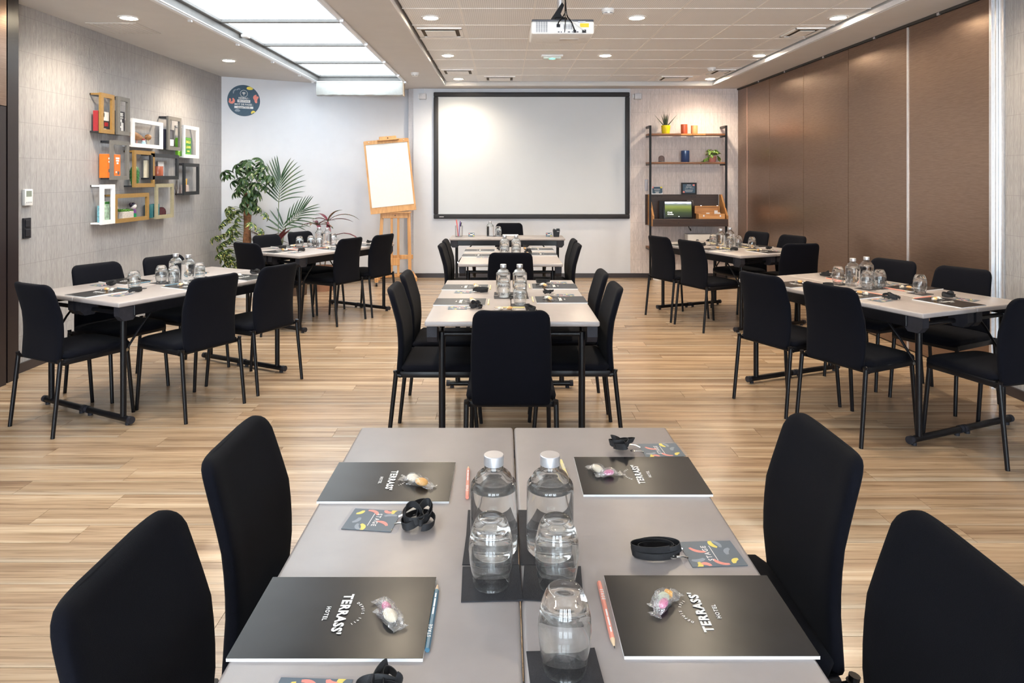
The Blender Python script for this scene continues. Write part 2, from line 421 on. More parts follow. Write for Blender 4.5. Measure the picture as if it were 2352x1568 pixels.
# walls
tag(MB().lim(XL - .2, XL, YF, 8.84, 0, 3.0).build('wall_left', M_PAPER_L), kind='structure')
d = (AW1 - AW0); nrm = Vector((d.y, -d.x, 0)).normalized()
AWANG = math.atan2(d.y, d.x)
wp = MB(); p0 = AW0 - d.normalized() * 0.1; p1 = AW1 + d.normalized() * 0.0
for q in ((p0, p1),):
    a, b = q; a2, b2 = a - nrm * 0.2, b - nrm * 0.2
    wp.prism([(a.x, a.y), (b.x, b.y), (b2.x, b2.y), (a2.x, a2.y)], 0, 3.0)
tag(wp.build('wall_corner', M_WHITE), kind='structure')
wb = tag(MB().lim(-1.325, 1.87, YB, YB + .2, 0, 3.0).build('wall_back', M_WHITE), kind='structure')
tag(MB().lim(1.87, XR + .2, YB - 0.002, YB + .2, 0, 3.0).build('wall_back', M_PAPER_B), kind='structure')
tag(MB().lim(-1.40, -1.325, YB + .02, YB + .3, 0, 3.0).build('trim_1', mat('grey_post', (0.50, 0.49, 0.52), 0.5)), kind='structure')
tag(MB().lim(XL - .2, XR + .2, YF - .2, YF, 0, 3.0).build('wall_front', M_WHITE), kind='structure')
# curtained windows in the wall behind the camera
M_SHEER = emit('sheer_daylight', (0.80, 0.91, 1.0), WIN_E)
for k, xw in enumerate((-2.3, -.1, 2.1)):
    w_ = thing('window_%d' % (k + 2), None, None, (xw, YF, 0), kind='structure')
    for s_ in (-1, 1):
        MB().lim(s_ * .43 - .37, s_ * .43 + .37, .012, .02, .35, 2.45).build('pane', M_SHEER, w_)
    for q in ((-.86, -.80, .29, 2.51), (.80, .86, .29, 2.51), (-.06, .06, .35, 2.45), (-.86, .86, .29, .35), (-.86, .86, 2.45, 2.51)):
        MB().lim(q[0], q[1], .0, .05, q[2], q[3]).build('window_frame', M_ALUW, w_)
# skirting
tag(MB().lim(XL, XL + .016, 5.005, 8.84, 0, 0.07).build('baseboard_left', M_BASE), kind='structure')
tag(MB().lim(-1.325, XR, YB - .016, YB - .003, 0, 0.065).build('baseboard_back', M_BASE), kind='structure')
bb = MB(); a, b = AW0 + nrm * 0.001, AW1 + nrm * 0.001; a2, b2 = AW0 + nrm * 0.015, AW1 + nrm * 0.015
bb.prism([(a.x, a.y), (b.x, b.y), (b2.x, b2.y), (a2.x, a2.y)], 0, 0.065)
tag(bb.build('baseboard_corner', M_BASE), kind='structure')

# right wall: folding partition of bronze panels
wr = tag(MB().lim(XR + .06, XR + .3, YF, YB + .1, 0, 3.0).build('wall_right', M_DARKW), kind='structure')
edges = [9.66, 8.85, 7.85, 6.83, 5.82, 4.81]
for i, (y1, y0) in enumerate(zip([YB - .01] + edges[:-1], edges)):
    MB().rbox((XR + .03, (y0 + y1) / 2, 1.383), (.06, y1 - y0 - .010, 2.746), .004, 1).build('panel', M_BRONZE, wr)
MB().lim(XR - .004, XR + .05, 9.652, 9.668, 0.01, 2.75).build('edge_strip', mat('copper_strip', (0.50, 0.31, 0.24), 0.35, metal=0.5), wr)
MB().lim(XR - .006, XR + .05, 5.812, 5.830, 0.01, 2.75).build('edge_strip', M_ALU, wr)
MB().lim(XR - .012, XR + .06, 4.79, YB - .01, 2.758, 2.778).build('track', M_PLEN, wr)
for y in [9.2, 8.35, 7.34, 6.33, 5.4]:
    MB().box((XR - .008, y, 2.765), (.012, .03, .02)).build('track_hanger', M_ALU, wr)
jb = MB()
for k, (x, w) in enumerate([(-.035, .03), (-.055, .02), (-.045, .03), (-.03, .045)]):
    y = 4.80 - [0, .032, .054, .087][k]
    jb.lim(XR + x, XR + .05, y - w, y, 0, 2.78)
jb.build('jamb', M_ALU, wr)
MB().lim(XR - .02, XR + .06, YF, 4.665, 0, 2.78).build('side_wall', M_PAPER_L, wr)
MB().lim(XR - .035, XR - .02, YF, 4.665, 0, .065).build('skirting', M_BASE, wr)

# doorway at the left edge
dr = thing('door_1', None, None, (XL, 4.2, 0), kind='structure')
MB().lim(0, .10, .69, .80, 0, 2.78).build('door_frame', M_DARKW, dr)
MB().lim(0, .10, -.80, -.66, 0, 2.78).build('door_frame', M_DARKW, dr)
MB().lim(0, .12, -.66, .65, 1.98, 2.78).build('over_panel', M_BRONZE, dr)
MB().lim(0, .118, -.66, .65, 0, 1.975).build('door_leaf', M_DARKW, dr)

# ceiling: plaster margins round the skylight and the tile field
cl = MB()
for a in [(XL - .2, SX0, YF, 10.5), (SX1, TX0, YF, 10.5), (SX0, SX1, SY1, 10.5), (SX0, SX1, YF, SY0), (TX0, TX1, TY1, 10.5), (TX1, XR + .3, YF, 10.5)]:
    cl.lim(*a, ZC, 3.0)
ceil = tag(cl.build('ceiling', M_CEIL, smooth=0), kind='structure')
MB().lim(TX0, TX1, YF, TY1, 2.95, 3.0).build('plenum', M_PLEN, ceil)
MB().lim(TX1 - .02, TX1, YF, TY1, ZC + .004, ZC + .045).build('edge_trim', M_ALUW, ceil)
MB().lim(TX0, TX0 + .012, YF, TY1, ZC + .002, ZC + .03).build('edge_trim', M_ALUW, ceil)
xs = [TX0 + .02, -.35, .25, .85, 1.45, 2.05, 2.65, TX1 - .025]
ys = [TY1 - .02, 9.13, 8.53, 7.93, 7.33, 6.73, 6.13, 5.53, 4.93, 4.33, 3.73, 3.13, 2.53, 1.93, 1.33, .73, .13, -.47, -1.07, -1.67, -2.27, -2.87, -3.47, -4.07, -4.67]
VENTS = {(0, 5), (0, 1), (1, 0), (5, 0), (6, 1), (6, 5)}
tme = {}
for i in range(7):
    for j in range(len(ys) - 1):
        w, h = xs[i + 1] - xs[i] - .012, ys[j] - ys[j + 1] - .012
        k = (round(w, 3), round(h, 3))
        plain = (i, j) in VENTS
        if (k, plain) not in tme: tme[(k, plain)] = MB().rbox((0, 0, .008), (w, h, .016), .003, 1).mesh('ceiling_tile', M_TBAR if plain else M_TILE)
        put('ceiling_tile', tme[(k, plain)], ceil, ((xs[i] + xs[i + 1]) / 2, (ys[j] + ys[j + 1]) / 2, ZT))
for x in xs[1:-1]:
    MB().lim(x - .009, x + .009, YF, TY1 - .02, ZT - .002, ZT + .004).build('grid_bar', M_TBAR, ceil)
for y in ys[1:-1]:
    MB().lim(xs[0], xs[-1], y - .009, y + .009, ZT - .0025, ZT + .0035).build('grid_bar', M_TBAR, ceil)

# air diffusers in the tiles
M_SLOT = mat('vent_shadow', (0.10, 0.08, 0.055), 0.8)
vlab = ['nearer square air diffuser at the left edge of the tile ceiling', 'farther square air diffuser at the left edge of the tile ceiling',
        'square air diffuser above the left part of the projection screen', 'square air diffuser above the right edge of the projection screen',
        'farther square air diffuser by the bronze partition side', 'nearer square air diffuser by the bronze partition side']
for (i, j), lb in zip([(0, 5), (0, 1), (1, 0), (5, 0), (6, 1), (6, 5)], vlab):
    t = thing('air_diffuser', lb, 'air vent', ((xs[i] + xs[i + 1]) / 2, (ys[j] + ys[j + 1]) / 2, ZT), group='ceiling air diffusers')
    w = min(.42, xs[i + 1] - xs[i] - .06)
    fr = MB()
    for sx, sy, dx, dy in ((0, 1, w, .03), (0, -1, w, .03), (1, 0, .03, .38), (-1, 0, .03, .38)):
        fr.box((sx * (w / 2 - .015), sy * .185, -.006), (dx, dy if dy > .1 else .03, .012))
    fr.build('frame', M_TBAR, t)
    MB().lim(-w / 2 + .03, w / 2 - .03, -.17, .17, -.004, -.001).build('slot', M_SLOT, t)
    MB().rbox((0, 0, -.014), (w - .13, .25, .006), .002, 1).build('plate', M_TBAR, t)
# flush panel in the left plaster
t = thing('ceiling_grille', 'flat square grille flush in the plaster ceiling above the wall frames', 'air vent', (-3.32, 5.98, ZC))
MB().rbox((0, 0, -.003), (.43, .43, .006), .002, 1).build('frame', mat('grille_paint', (0.60, 0.575, 0.55), 0.7, var=.08, scale=120), t)
for k in range(9):
    MB().box((-.17 + k * .0425, 0, -.007), (.022, .39, .003)).build('slat', M_CEIL, t)

# skylight
sk = thing('window_1', None, None, (0, 0, 0), kind='structure')
GZ = 2.868
M_PANE = emit('frosted_daylight', (0.86, 0.95, 1.0), SKY_E)
bars = [SY1, 8.3, 7.2, 6.1, 5.0, 3.9, 2.8, 1.7, SY0]
for a, b in zip(bars[:-1], bars[1:]):
    MB().lim(SX0 + .035, SX1 - .035, b + .03, a - .03, GZ + .012, GZ + .022).build('pane', M_PANE, sk)
M_EDGE = mat('glass_edge', (0.30, 0.42, 0.42), 0.15)
for k, y in enumerate(bars):
    MB().rbox(((SX0 + SX1) / 2, min(max(y, SY0 + .02), SY1 - .02), GZ), (SX1 - SX0 - .006, .045, .03), .004, 1).build('glazing_bar', M_SKYF, sk)
    if 0 < k: MB().lim(SX0 + .04, SX1 - .04, y + .026, y + .034, GZ + .004, GZ + .012).build('glass_edge', M_EDGE, sk)
for x in (SX0 + .02, SX1 - .02):
    MB().rbox((x, (SY0 + SY1) / 2, GZ), (.04, SY1 - SY0, .03), .004, 1).build('side_bar', M_SKYF, sk)
MB().lim(SX0 + .001, SX0 + .006, SY0, SY1, ZC, GZ + .02).build('reveal', M_SKYF, sk)
MB().lim(SX1 - .006, SX1 - .001, SY0, SY1, ZC, GZ + .02).build('reveal', M_SKYF, sk)
MB().lim(SX0, SX1, SY1 - .006, SY1 - .001, ZC, GZ + .02).build('reveal', M_SKYF, sk)
for x, s_ in ((SX0, -1), (SX1, 1)):
    MB().rbox((x + s_ * .012, (SY0 + SY1) / 2, ZC - .009), (.034, SY1 - SY0, .016), .003, 1).build('blind_rail', M_ALUW, sk)
    MB().rbox((x - s_ * .020, (SY0 + SY1) / 2, ZC - .004), (.016, SY1 - SY0, .012), .003, 1).build('blind_rail', M_ALU, sk)
for y in (5.6, 6.6, 7.6, 8.6, 9.2):
    for x, s_ in ((SX0, -1), (SX1, 1)):
        MB().box((x + s_ * .02, y, ZC - .022), (.03, .02, .022)).build('rail_bracket', M_ALU, sk)
MB().rbox((SX0 + .05, 6.62, 2.842), (.06, .09, .028), .004, 1).build('latch', M_PVC, sk)

# rolled fabric blind at the far end of the skylight
M_BLIND = mat('blind_fabric', (0.44, 0.45, 0.44), 0.45, var=.05, bump=.5, bscale=9)
t = thing('fabric_blind', 'bunched white fabric blind hanging at the far end of the skylight', 'blind', ((SX0 + SX1) / 2, 9.30, 2.58))
bl = MB(); ns = 26; rings = []
rg = random.Random(2)
for k in range(ns + 1):
    x = -.585 + 1.17 * k / ns; j = [rg.uniform(-.006, .006) for _ in range(6)]
    rings.append([(x, -.06 + j[0], .012 + j[3] * .6), (x, -.068 + j[1], .07), (x, -.062 + j[2], .13), (x, -.05, .185), (x, .05, .185), (x, .055, .02), (x, .0, j[4] * .6)])
bl.loft(rings).build('fabric', M_BLIND, t, smooth=60)
MB().lim(-.595, .595, -.055, -.03, .182, .198).build('head_rail', M_ALUW, t)
MB().lim(.588, .60, -.06, .055, .0, .195).build('end_plate', mat('tan_fabric', (0.55, 0.44, 0.33), .6), t)
MB().path([(.605, -.05, .21), (.63, -.05, .20), (.625, -.05, .17), (.605, -.05, .165)], .008, 6).build('pulley', M_ALU, t)

# downlights
M_LENS = emit('lamp_lens', (1.0, 0.84, 0.60), LENS_E)
def make_down():
    t = thing('downlight', 'x', 'ceiling light')
    MB().lathe([(.060, -.001), (.083, -.001), (.083, -.005), (.078, -.009), (.066, -.010), (.060, -.004), (.060, -.001)], 28).build('trim_ring', M_PVC, t)
    MB().lathe([(0, -.017), (.025, -.0160), (.045, -.0125), (.0595, -.006), (.0595, -.001), (0, -.001)], 28).build('lens', M_LENS, t)
    ld = bpy.data.lights.new('downlight_lamp', 'SPOT'); ld.energy = SPOT_W; ld.color = WARM
    ld.spot_size = R(150); ld.spot_blend = 0.8; ld.shadow_soft_size = 0.05
    lo = bpy.data.objects.new('downlight_lamp', ld); COL.objects.link(lo); lo.parent = t; lo.location = (0, 0, -.035)
    return t
rows = ['far', 'middle', 'near', 'overhead', 'rearward', 'rearmost', 'last']
Ys = [9.43, 7.63, 5.83, 4.03]
for nm, x, z, skip in (('left edge of the tile ceiling', -.62, ZT, ()), ('middle of the tile ceiling', 1.14, ZT, (0,)), ('bronze partition side of the tile ceiling', 2.86, ZT, ())):
    for k, y in enumerate(Ys):
        if k in skip: continue
        clone('down', make_down, 'round recessed downlight, %s one along the %s' % (rows[k], nm), (x, y, z), 0, 'recessed downlights')
for y, w in ((7.61, 'farther'), (5.58, 'nearer'), (3.55, 'overhead')):
    clone('down', make_down, 'round recessed downlight in the left plaster ceiling, %s one' % w, (-3.06, y, ZC), 0, 'recessed downlights')

# smoke detectors and the emergency light
def make_smoke():
    t = thing('smoke_detector', 'x', 'smoke detector')
    MB().lathe([(0, 0), (.052, 0), (.054, -.012), (.050, -.022), (.047, -.024), (.043, -.040), (.030, -.046), (0, -.047)], 24).build('housing', M_PVC, t)
    for a in range(6):
        MB().box((.0415 * math.cos(a * R(60)), .0415 * math.sin(a * R(60)), -.037), (.006, .026, .004), rz=a * R(60)).build('slit', M_PRINTD, t)
    return t
for lb, x, y, z in (('round white smoke detector on the tile ceiling right of the projector', .85, 5.55, ZT),
                    ('round white smoke detector on the tiles near the partition corner', 2.60, 8.52, ZT),
                    ('round white smoke detector on plaster right of the skylight', -1.10, 8.52, ZC)):
    clone('smoke', make_smoke, lb, (x, y, z), 0, 'ceiling smoke detectors')
t = thing('emergency_light', 'slim white emergency light with green glow on the tile ceiling', 'emergency light', (.545, 7.63, ZT))
MB().rbox((0, 0, -.012), (.24, .10, .024), .006, 2).build('housing', M_PVC, t)
MB().rbox((0, -.01, -.034), (.20, .07, .024), .010, 2).build('diffuser', mat('clear_diffuser', (.75, .85, .80), .25), t)
MB().sphere((0, -.02, -.040), .02, 12, 6, (2.2, 1.2, .6)).build('green_lamp', emit('green_glow', (0.05, 0.75, 0.32), 3.0), t)

# wall fittings
t = thing('thermostat', 'white thermostat on the wallpaper beside the dark door frame', 'thermostat', (XL, 5.22, 1.32))
MB().rbox((.012, 0, 0), (.024, .088, .125), .004, 2).build('case', M_PVC, t)
MB().lim(.0241, .0246, -.03, .03, .005, .05).build('display', mat('lcd', (.22, .25, .21), .3), t)
for k in range(4): MB().lim(.024, .026, -.03 + k * .017, -.02 + k * .017, -.042, -.034).build('button', M_GREYP, t)
t = thing('light_switch', 'black double light switch under the thermostat', 'switch', (XL, 5.22, 1.085))
MB().rbox((.006, 0, 0), (.012, .085, .155), .003, 1).build('plate', M_BLKP, t)
for s_ in (-1, 1): MB().rbox((.014, 0, s_ * .036), (.010, .055, .055), .003, 1).build('rocker', M_BLKP, t)
for x, lb in ((-1.18, 'small grey wall speaker left of the screen top'), (1.97, 'small grey wall speaker right of the screen top')):
    t = thing('wall_speaker', lb, 'speaker', (x, YB, 2.66))
    MB().rbox((0, -.05, 0), (.10, .08, .085), .006, 2).build('case', mat('speaker_grey', (.55, .55, .58), .5), t)
    MB().lim(-.07, -.03, -.02, 0, -.02, .03).build('bracket', M_PVC, t)
    MB().path([(.01, -.01, .04), (.03, -.008, .08), (.02, -.006, .125)], .003, 6).build('cable', M_PVC, t)
t = thing('remote_holder', 'small grey remote control hanging on the wall left of the shelving', 'remote control', (2.105, YB, 1.36))
MB().rbox((0, -.012, 0), (.05, .02, .17), .009, 2).build('case', mat('remote_grey', (.42, .42, .48), .45), t)
MB().box((0, -.024, .05), (.03, .004, .02)).build('display', M_GREYP, t)

# projection screen
t = thing('projection_screen', 'large framed white projection screen on the end wall', 'projection screen', (.416, YB - .004, 1.796))
W, Hh, bz = 2.875, 1.855, .068
MB().lim(-W / 2 + .05, W / 2 - .05, -.028, -.012, -Hh / 2 + .05, Hh / 2 - .05).build('canvas', mat('screen_white', (.58, .61, .645), .7, var=.01, scale=3), t)
M_BEZ = mat('black_bezel', (.016, .016, .020), .6)
for nm, a in (('frame_bar', (-W / 2, W / 2, Hh / 2 - bz, Hh / 2)), ('frame_bar', (-W / 2, W / 2, -Hh / 2, -Hh / 2 + bz)), ('frame_bar', (-W / 2, -W / 2 + bz, -Hh / 2 + bz, Hh / 2 - bz)), ('frame_bar', (W / 2 - bz, W / 2, -Hh / 2 + bz, Hh / 2 - bz))):
    MB().rbox(((a[0] + a[1]) / 2, -.025, (a[2] + a[3]) / 2), (a[1] - a[0], .05, a[3] - a[2]), .012, 2).build(nm, M_BEZ, t)
MB().lim(-W / 2 + .085, -W / 2 + .15, -.0506, -.050, -Hh / 2 + .025, -Hh / 2 + .033).build('maker_mark', M_PRINT, t)

# projector
t = thing('projector', 'white ceiling projector with cables plugged into its rear panel', 'projector', (.405, 4.65, 2.448))
MB().rbox((0, .17, .045), (.43, .34, .088), .014, 3).build('body', M_PVC, t)
MB().rbox((0, .17, .094), (.425, .335, .016), .007, 2).build('lid', mat('projector_grey', (.07, .07, .085), .4), t)
gr = mat('vent_grey', (.22, .22, .25), .5)
for i in range(5):
    for j in range(14):
        MB().lim(-.182 + i * .0165, -.170 + i * .0165, -.0012, .0005, .013 + j * .0052, .0160 + j * .0052).build('vent_slot', gr, t)
for i in range(4):
    for j in range(6): MB().lim(.005 + i * .016, .017 + i * .016, -.0012, .0005, .034 + j * .0055, .0368 + j * .0055).build('vent_slot', gr, t)
MB().lim(.118, .178, -.0015, .0005, .046, .073).build('warning_label', mat('label_yellow', (.86, .62, .02), .5), t)
MB().lim(.105, .155, -.0013, .0005, .077, .088).build('rating_label', mat('label_grey', (.50, .52, .58), .5), t)
for x, w in ((-.028, .012), (-.010, .007), (.012, .006), (.042, .016), (.065, .006), (.100, .014)): MB().lim(x - w / 2, x + w / 2, -.002, .0005, .011, .018).build('socket', M_PRINTD, t)
MB().lim(-.042, -.018, -.008, 0, .046, .066).build('plug', M_BLKP, t)
MB().lim(.072, .090, -.012, 0, .009, .026).build('plug', M_BLKP, t)
MB().lim(.132, .158, -.012, 0, .009, .028).build('plug', M_BLKP, t)
MB().rbox((.06, .19, -.0005), (.13, .07, .003), .001, 1).build('hatch', mat('projector_base', (.66, .63, .60), .5), t)
MB().rbox((0, .2, .125), (.09, .12, .05), .008, 1).build('mount_plate', M_BLACK, t)
MB().prism([(-.06, 0), (.02, .12), (.035, .10), (.01, .04), (.03, 0)], -.03, .03, Matrix.Translation((-.01, .2, .14)) @ Matrix.Rotation(R(90), 4, 'X')).build('mount_arm', M_BLACK, t)
MB().tube((.0, .2, .22), (.0, .2, ZT - 2.448), .024, 16).build('mount_pole', M_ALU, t)
MB().lathe([(0, 0), (.07, 0), (.07, -.012), (0, -.014)], 20, (0, .2, ZT - 2.448)).build('ceiling_plate', M_ALU, t)
for pts, m_, r in (([(.02, .17, .37), (.03, .1, .20), (.005, .0, .125), (-.03, -.02, .075), (-.03, -.008, .06)], M_BLACK, .0045), ([(.03, .15, .30), (.02, .05, .14), (.018, -.012, .09), (.012, -.012, .016)], M_BLACK, .003),
                 ([(.03, .15, .30), (.03, .03, .14), (.055, -.025, .08), (.08, -.014, .022)], M_BLACK, .0045), ([(.03, .15, .28), (.03, .02, .13), (.09, -.02, .06), (.135, -.012, .024)], M_PVC, .002), ([(.03, .15, .27), (.035, .02, .125), (.10, -.025, .055), (.146, -.012, .022)], M_PVC, .002)):
    # smooth the cable
    P = [Vector(p) for p in pts]; sm = []
    for i in range(len(P) - 1):
        a, b = P[max(i - 1, 0)], P[i]; c, e = P[i + 1], P[min(i + 2, len(P) - 1)]
        for k in range(6):
            u = k / 6; sm.append(0.5 * ((2 * b) + (c - a) * u + (2 * a - 5 * b + 4 * c - e) * u * u + (-a + 3 * b - 3 * c + e) * u ** 3))
    sm.append(P[-1]); MB().path(sm, r, 6).build('cable', m_, t)

# ------------------------------------------------------------------ folding tables
TW, TL = 0.445, 1.40
def make_table(side):
    t = thing('folding_table', 'x', 'table')
    MB().rbox((0, 0, TH - .014), (TW, TL, .028), .008, 3).build('tabletop', M_TOP, t)
    for x in (-.2105, .2105):
        MB().rbox((x, 0, TH - .058), (.020, TL - .20, .062), .003, 1).build('side_rail', M_BLACK, t)
    prof = [(-.055, 0), (.055, 0), (.055, -.055), (.030, -.085), (-.030, -.085), (-.055, -.055)]
    for x in (-.186, .186):
        for y in (-.632, .632):
            MB().prism(prof, -.026, .026, Matrix.Translation((x, y, TH - .0285)) @ Matrix.Rotation(R(90), 4, 'Z') @ Matrix.Rotation(R(90), 4, 'X')).build('corner_block', M_BLKP, t)
    for s_ in (-1, 1):
        y = s_ * .615
        MB().tube((-.15, y - s_ * .0, TH - .082), (.15, y, TH - .082), .013, 12).build('top_tube', M_BLACK, t)
        MB().tube((side * .140, y, .045), (side * .140, y, TH - .07), .0175, 16).build('leg', M_BLACK, t)
        ft = MB().tube((-side * .200, y, .032), (side * .20, y, .032), .0185, 16).build('foot_bar', M_BLACK, t)
        for e in (-side * .208, side * .208):
            MB().tube((e - .012, y, .032), (e + .012, y, .032), .0215, 16).build('end_cap', M_BLKP, ft)
        for e in (-side * .18, side * .18):
            MB().tube((e, y, 0), (e, y, .016), .014, 12).build('foot_pad', M_BLKP, ft)
        MB().path([(side * .140, y - s_ * .02, .44), (side * .150, y - s_ * .10, .555), (side * .155, y - s_ * .21, TH - .06)], .007, 8).build('brace', M_BLACK, t)
        MB().tube((side * .132, y - s_ * .015, .44), (side * .155, y - s_ * .015, .44), .010, 10).build('brace_pivot', M_CHROME, t)
    return t
class G:
    def __init__(s, key, c0, ang, phrase):
        s.key, s.c, s.a, s.ph = key, Vector((c0[0], c0[1], 0)), R(ang), phrase
        s.u = Vector((math.cos(s.a), math.sin(s.a), 0)); s.v = Vector((-math.sin(s.a), math.cos(s.a), 0))
    def p(s, u, v, z=0): return s.c + s.u * u + s.v * v + Vector((0, 0, z))
GT0 = G('T0', (.030, .60), 0, 'foreground table')
GM = G('M', (.045, 3.47), 0, 'middle centre table')
GT3 = G('T3', (.061, 5.80), 0, 'rear centre table')
GL1 = G('L1', (-2.636, 4.174), -27, 'near left table')
GL2 = G('L2', (-2.296, 6.605), -30, 'far left table')
GR1 = G('R1', (2.664, 3.836), 23, 'near right table')
GR2 = G('R2', (2.634, 6.566), 23, 'far right table')
for g in (GT0, GM, GT3, GL1, GL2, GR1, GR2):
    for side, w in ((-1, 'left'), (1, 'right')):
        clone('table%d' % side, lambda: make_table(side), 'taupe folding table on black legs, %s half of the %s' % (w, g.ph), g.p(side * .2238, TL / 2), g.a, 'taupe folding tables')
clone('table-1', None, "single taupe folding table set crossways as the presenter's desk under the screen", (.047, 8.455, 0), R(90), 'taupe folding tables')

# ------------------------------------------------------------------ chairs
def interp(tab, x):
    for (a, b), (c, d_) in zip(tab[:-1], tab[1:]):
        if x <= c:
            u = (x - a) / (c - a); u = u * u * (3 - 2 * u) if False else u
            return b + (d_ - b) * u
    return tab[-1][1]
def make_chair():
    t = thing('upholstered_chair', 'x', 'chair')
    # seat pad
    seat = MB(); rings = []
    for k in range(15):
        u = k / 14; y = -.195 + .425 * u
        e = min(u, 1 - u) * .425
        rr = .035; w = .213 if e > rr else .213 - rr + math.sqrt(max(0, rr * rr - (rr - e) ** 2))
        th = .027 if e > .02 else .010 + .017 * math.sqrt(max(0, 1 - (1 - e / .02) ** 2))
        zc = .441 - (.012 * max(0, (u - .78) / .22) ** 2)
        ring = []
        for j in range(20):
            a = 2 * math.pi * j / 20; c, s_ = math.cos(a), math.sin(a)
            ring.append((w * math.copysign(abs(c) ** .35, c), y, zc + th * math.copysign(abs(s_) ** .55, s_) + (.004 if s_ > 0 else 0) * (1 - abs(c)) ))
        rings.append(ring)
    seat.loft(rings).build('seat', M_FAB, t, smooth=60)
    # back: profile (height fraction, y)
    prof = [(0, -.205), (.15, -.203), (.30, -.202), (.45, -.207), (.60, -.219), (.75, -.238), (.90, -.258), (1.0, -.274)]
    zb, zt = .405, .858; hgt = zt - zb
    rows = [0, .006, .018, .035, .06, .12, .2, .3, .4, .5, .6, .7, .78, .85, .90, .935, .96, .98, .992, .9985, 1.0]
    back = MB(); rings = []
    for v in rows:
        w0 = interp([(0, .183), (.25, .190), (.6, .190), (1.0, .176)], v)
        dt, db = (1 - v) * hgt, v * hgt
        rr = .052
        w = w0
        if dt < rr: w = w0 - rr + math.sqrt(max(0, rr * rr - (rr - dt) ** 2))
        if db < .02: w = w0 - .02 + math.sqrt(max(0, .0004 - (.02 - db) ** 2))
        e = min(dt, db); T = .0205 if e > .018 else .004 + .0165 * math.sqrt(max(0, 1 - (1 - e / .018) ** 2))
        y0 = interp(prof, v); ring = []
        for j in range(26):
            a = 2 * math.pi * j / 26; c, s_ = math.cos(a), math.sin(a)
            x = w * math.copysign(abs(c) ** .30, c); q = (x / .19) ** 2
            ring.append((x, y0 + T * math.copysign(abs(s_) ** .6, s_) + .020 * q * min(1, v * 1.6), zb + hgt * v + .010 * q * v * v))
        rings.append(ring)
    back.loft(rings).build('backrest', M_FAB, t, smooth=60)
    fr = MB()
    for s_ in (-1, 1):
        fr.path([(s_ * .208, -.222, .434), (s_ * .208, -.218, .412), (s_ * .206, -.19, .404)], .0120, 10)
        fr.rbox((s_ * .201, .005, .411), (.020, .40, .034), .006, 2)
    fr.rbox((0, -.190, .408), (.41, .018, .028), .005, 2); fr.rbox((0, .197, .409), (.41, .020, .032), .006, 2)
    fr.build('seat_frame', M_BLACK, t)
    for s_ in (-1, 1):
        MB().path([(s_ * .209, -.216, .425), (s_ * .214, -.262, 0)], [.0125, .0110], 12).build('leg', M_BLACK, t)
        MB().path([(s_ * .199, .192, .410), (s_ * .208, .228, 0)], [.0125, .0110], 12).build('leg', M_BLACK, t)
    return t
CH_LIST = [
 ('foreground table, left side, farther from the camera', -.375, 1.61, -90), ('foreground table, left side, closest to the camera', -.365, 1.11, -90),
 ('foreground table, right side, farther from the camera', .51, 1.63, 90), ('foreground table, right side, closest to the camera', .50, 1.11, 90),
 ('middle centre table, near end, its back to the camera', .037, 3.40, 0), ('middle centre table, left side, nearer', -.36, 3.88, -90), ('middle centre table, left side, farther', -.37, 4.40, -90),
 ('middle centre table, right side, nearer', .385, 3.90, 90), ('middle centre table, right side, farther', .39, 4.456, 90),
 ('rear centre table, near end, its back to the camera', .060, 5.82, 0), ('rear centre table, left side, nearer', -.31, 6.26, -90), ('rear centre table, left side, farther', -.31, 6.70, -90),
 ('rear centre table, right side, nearer', .43, 6.29, 90), ('rear centre table, right side, farther', .44, 6.75, 90),
 ("presenter's desk under the screen, facing the room", .08, 8.92, 180),
 ('near left table, near end beside the door frame', -2.61, 4.175, -27), ('near left table, aisle side, nearer', -2.02, 4.39, 61), ('near left table, aisle side, farther', -1.80, 4.905, 65),
 ('near left table, wallpaper side, nearer', -2.665, 4.74, -116), ('near left table, wallpaper side, farther', -2.427, 5.213, -116),
 ('far left table, near end before the plants', -2.29, 6.63, -30), ('far left table, aisle side, nearer', -1.766, 7.04, 61.6), ('far left table, aisle side, by the easel', -1.51, 7.47, 63),
 ('far left table, plant side, nearer', -2.308, 7.143, -120), ('far left table, plant side, farther', -2.08, 7.578, -120),
 ('near right table, aisle side, farther', 1.865, 4.47, -64), ('near right table, aisle side, nearer', 2.085, 4.015, -64), ('near right table, near end, cut by the frame', 2.66, 3.74, 17),
 ('near right table, partition side, nearer', 2.89, 4.50, 118), ('near right table, partition side, farther', 2.675, 4.97, 115),
 ('far right table, aisle side, farther', 1.852, 7.23, -66), ('far right table, aisle side, nearer', 2.045, 6.757, -66), ('far right table, near end, its back to the camera', 2.74, 6.585, 6),
 ('far right table, partition side, nearer', 2.83, 7.11, 113), ('far right table, partition side, farther', 2.64, 7.61, 113)]
for lb, x, y, a in CH_LIST:
    clone('chair', make_chair, 'black fabric chair at the ' + lb, (x, y, 0), R(a), 'black upholstered chairs')

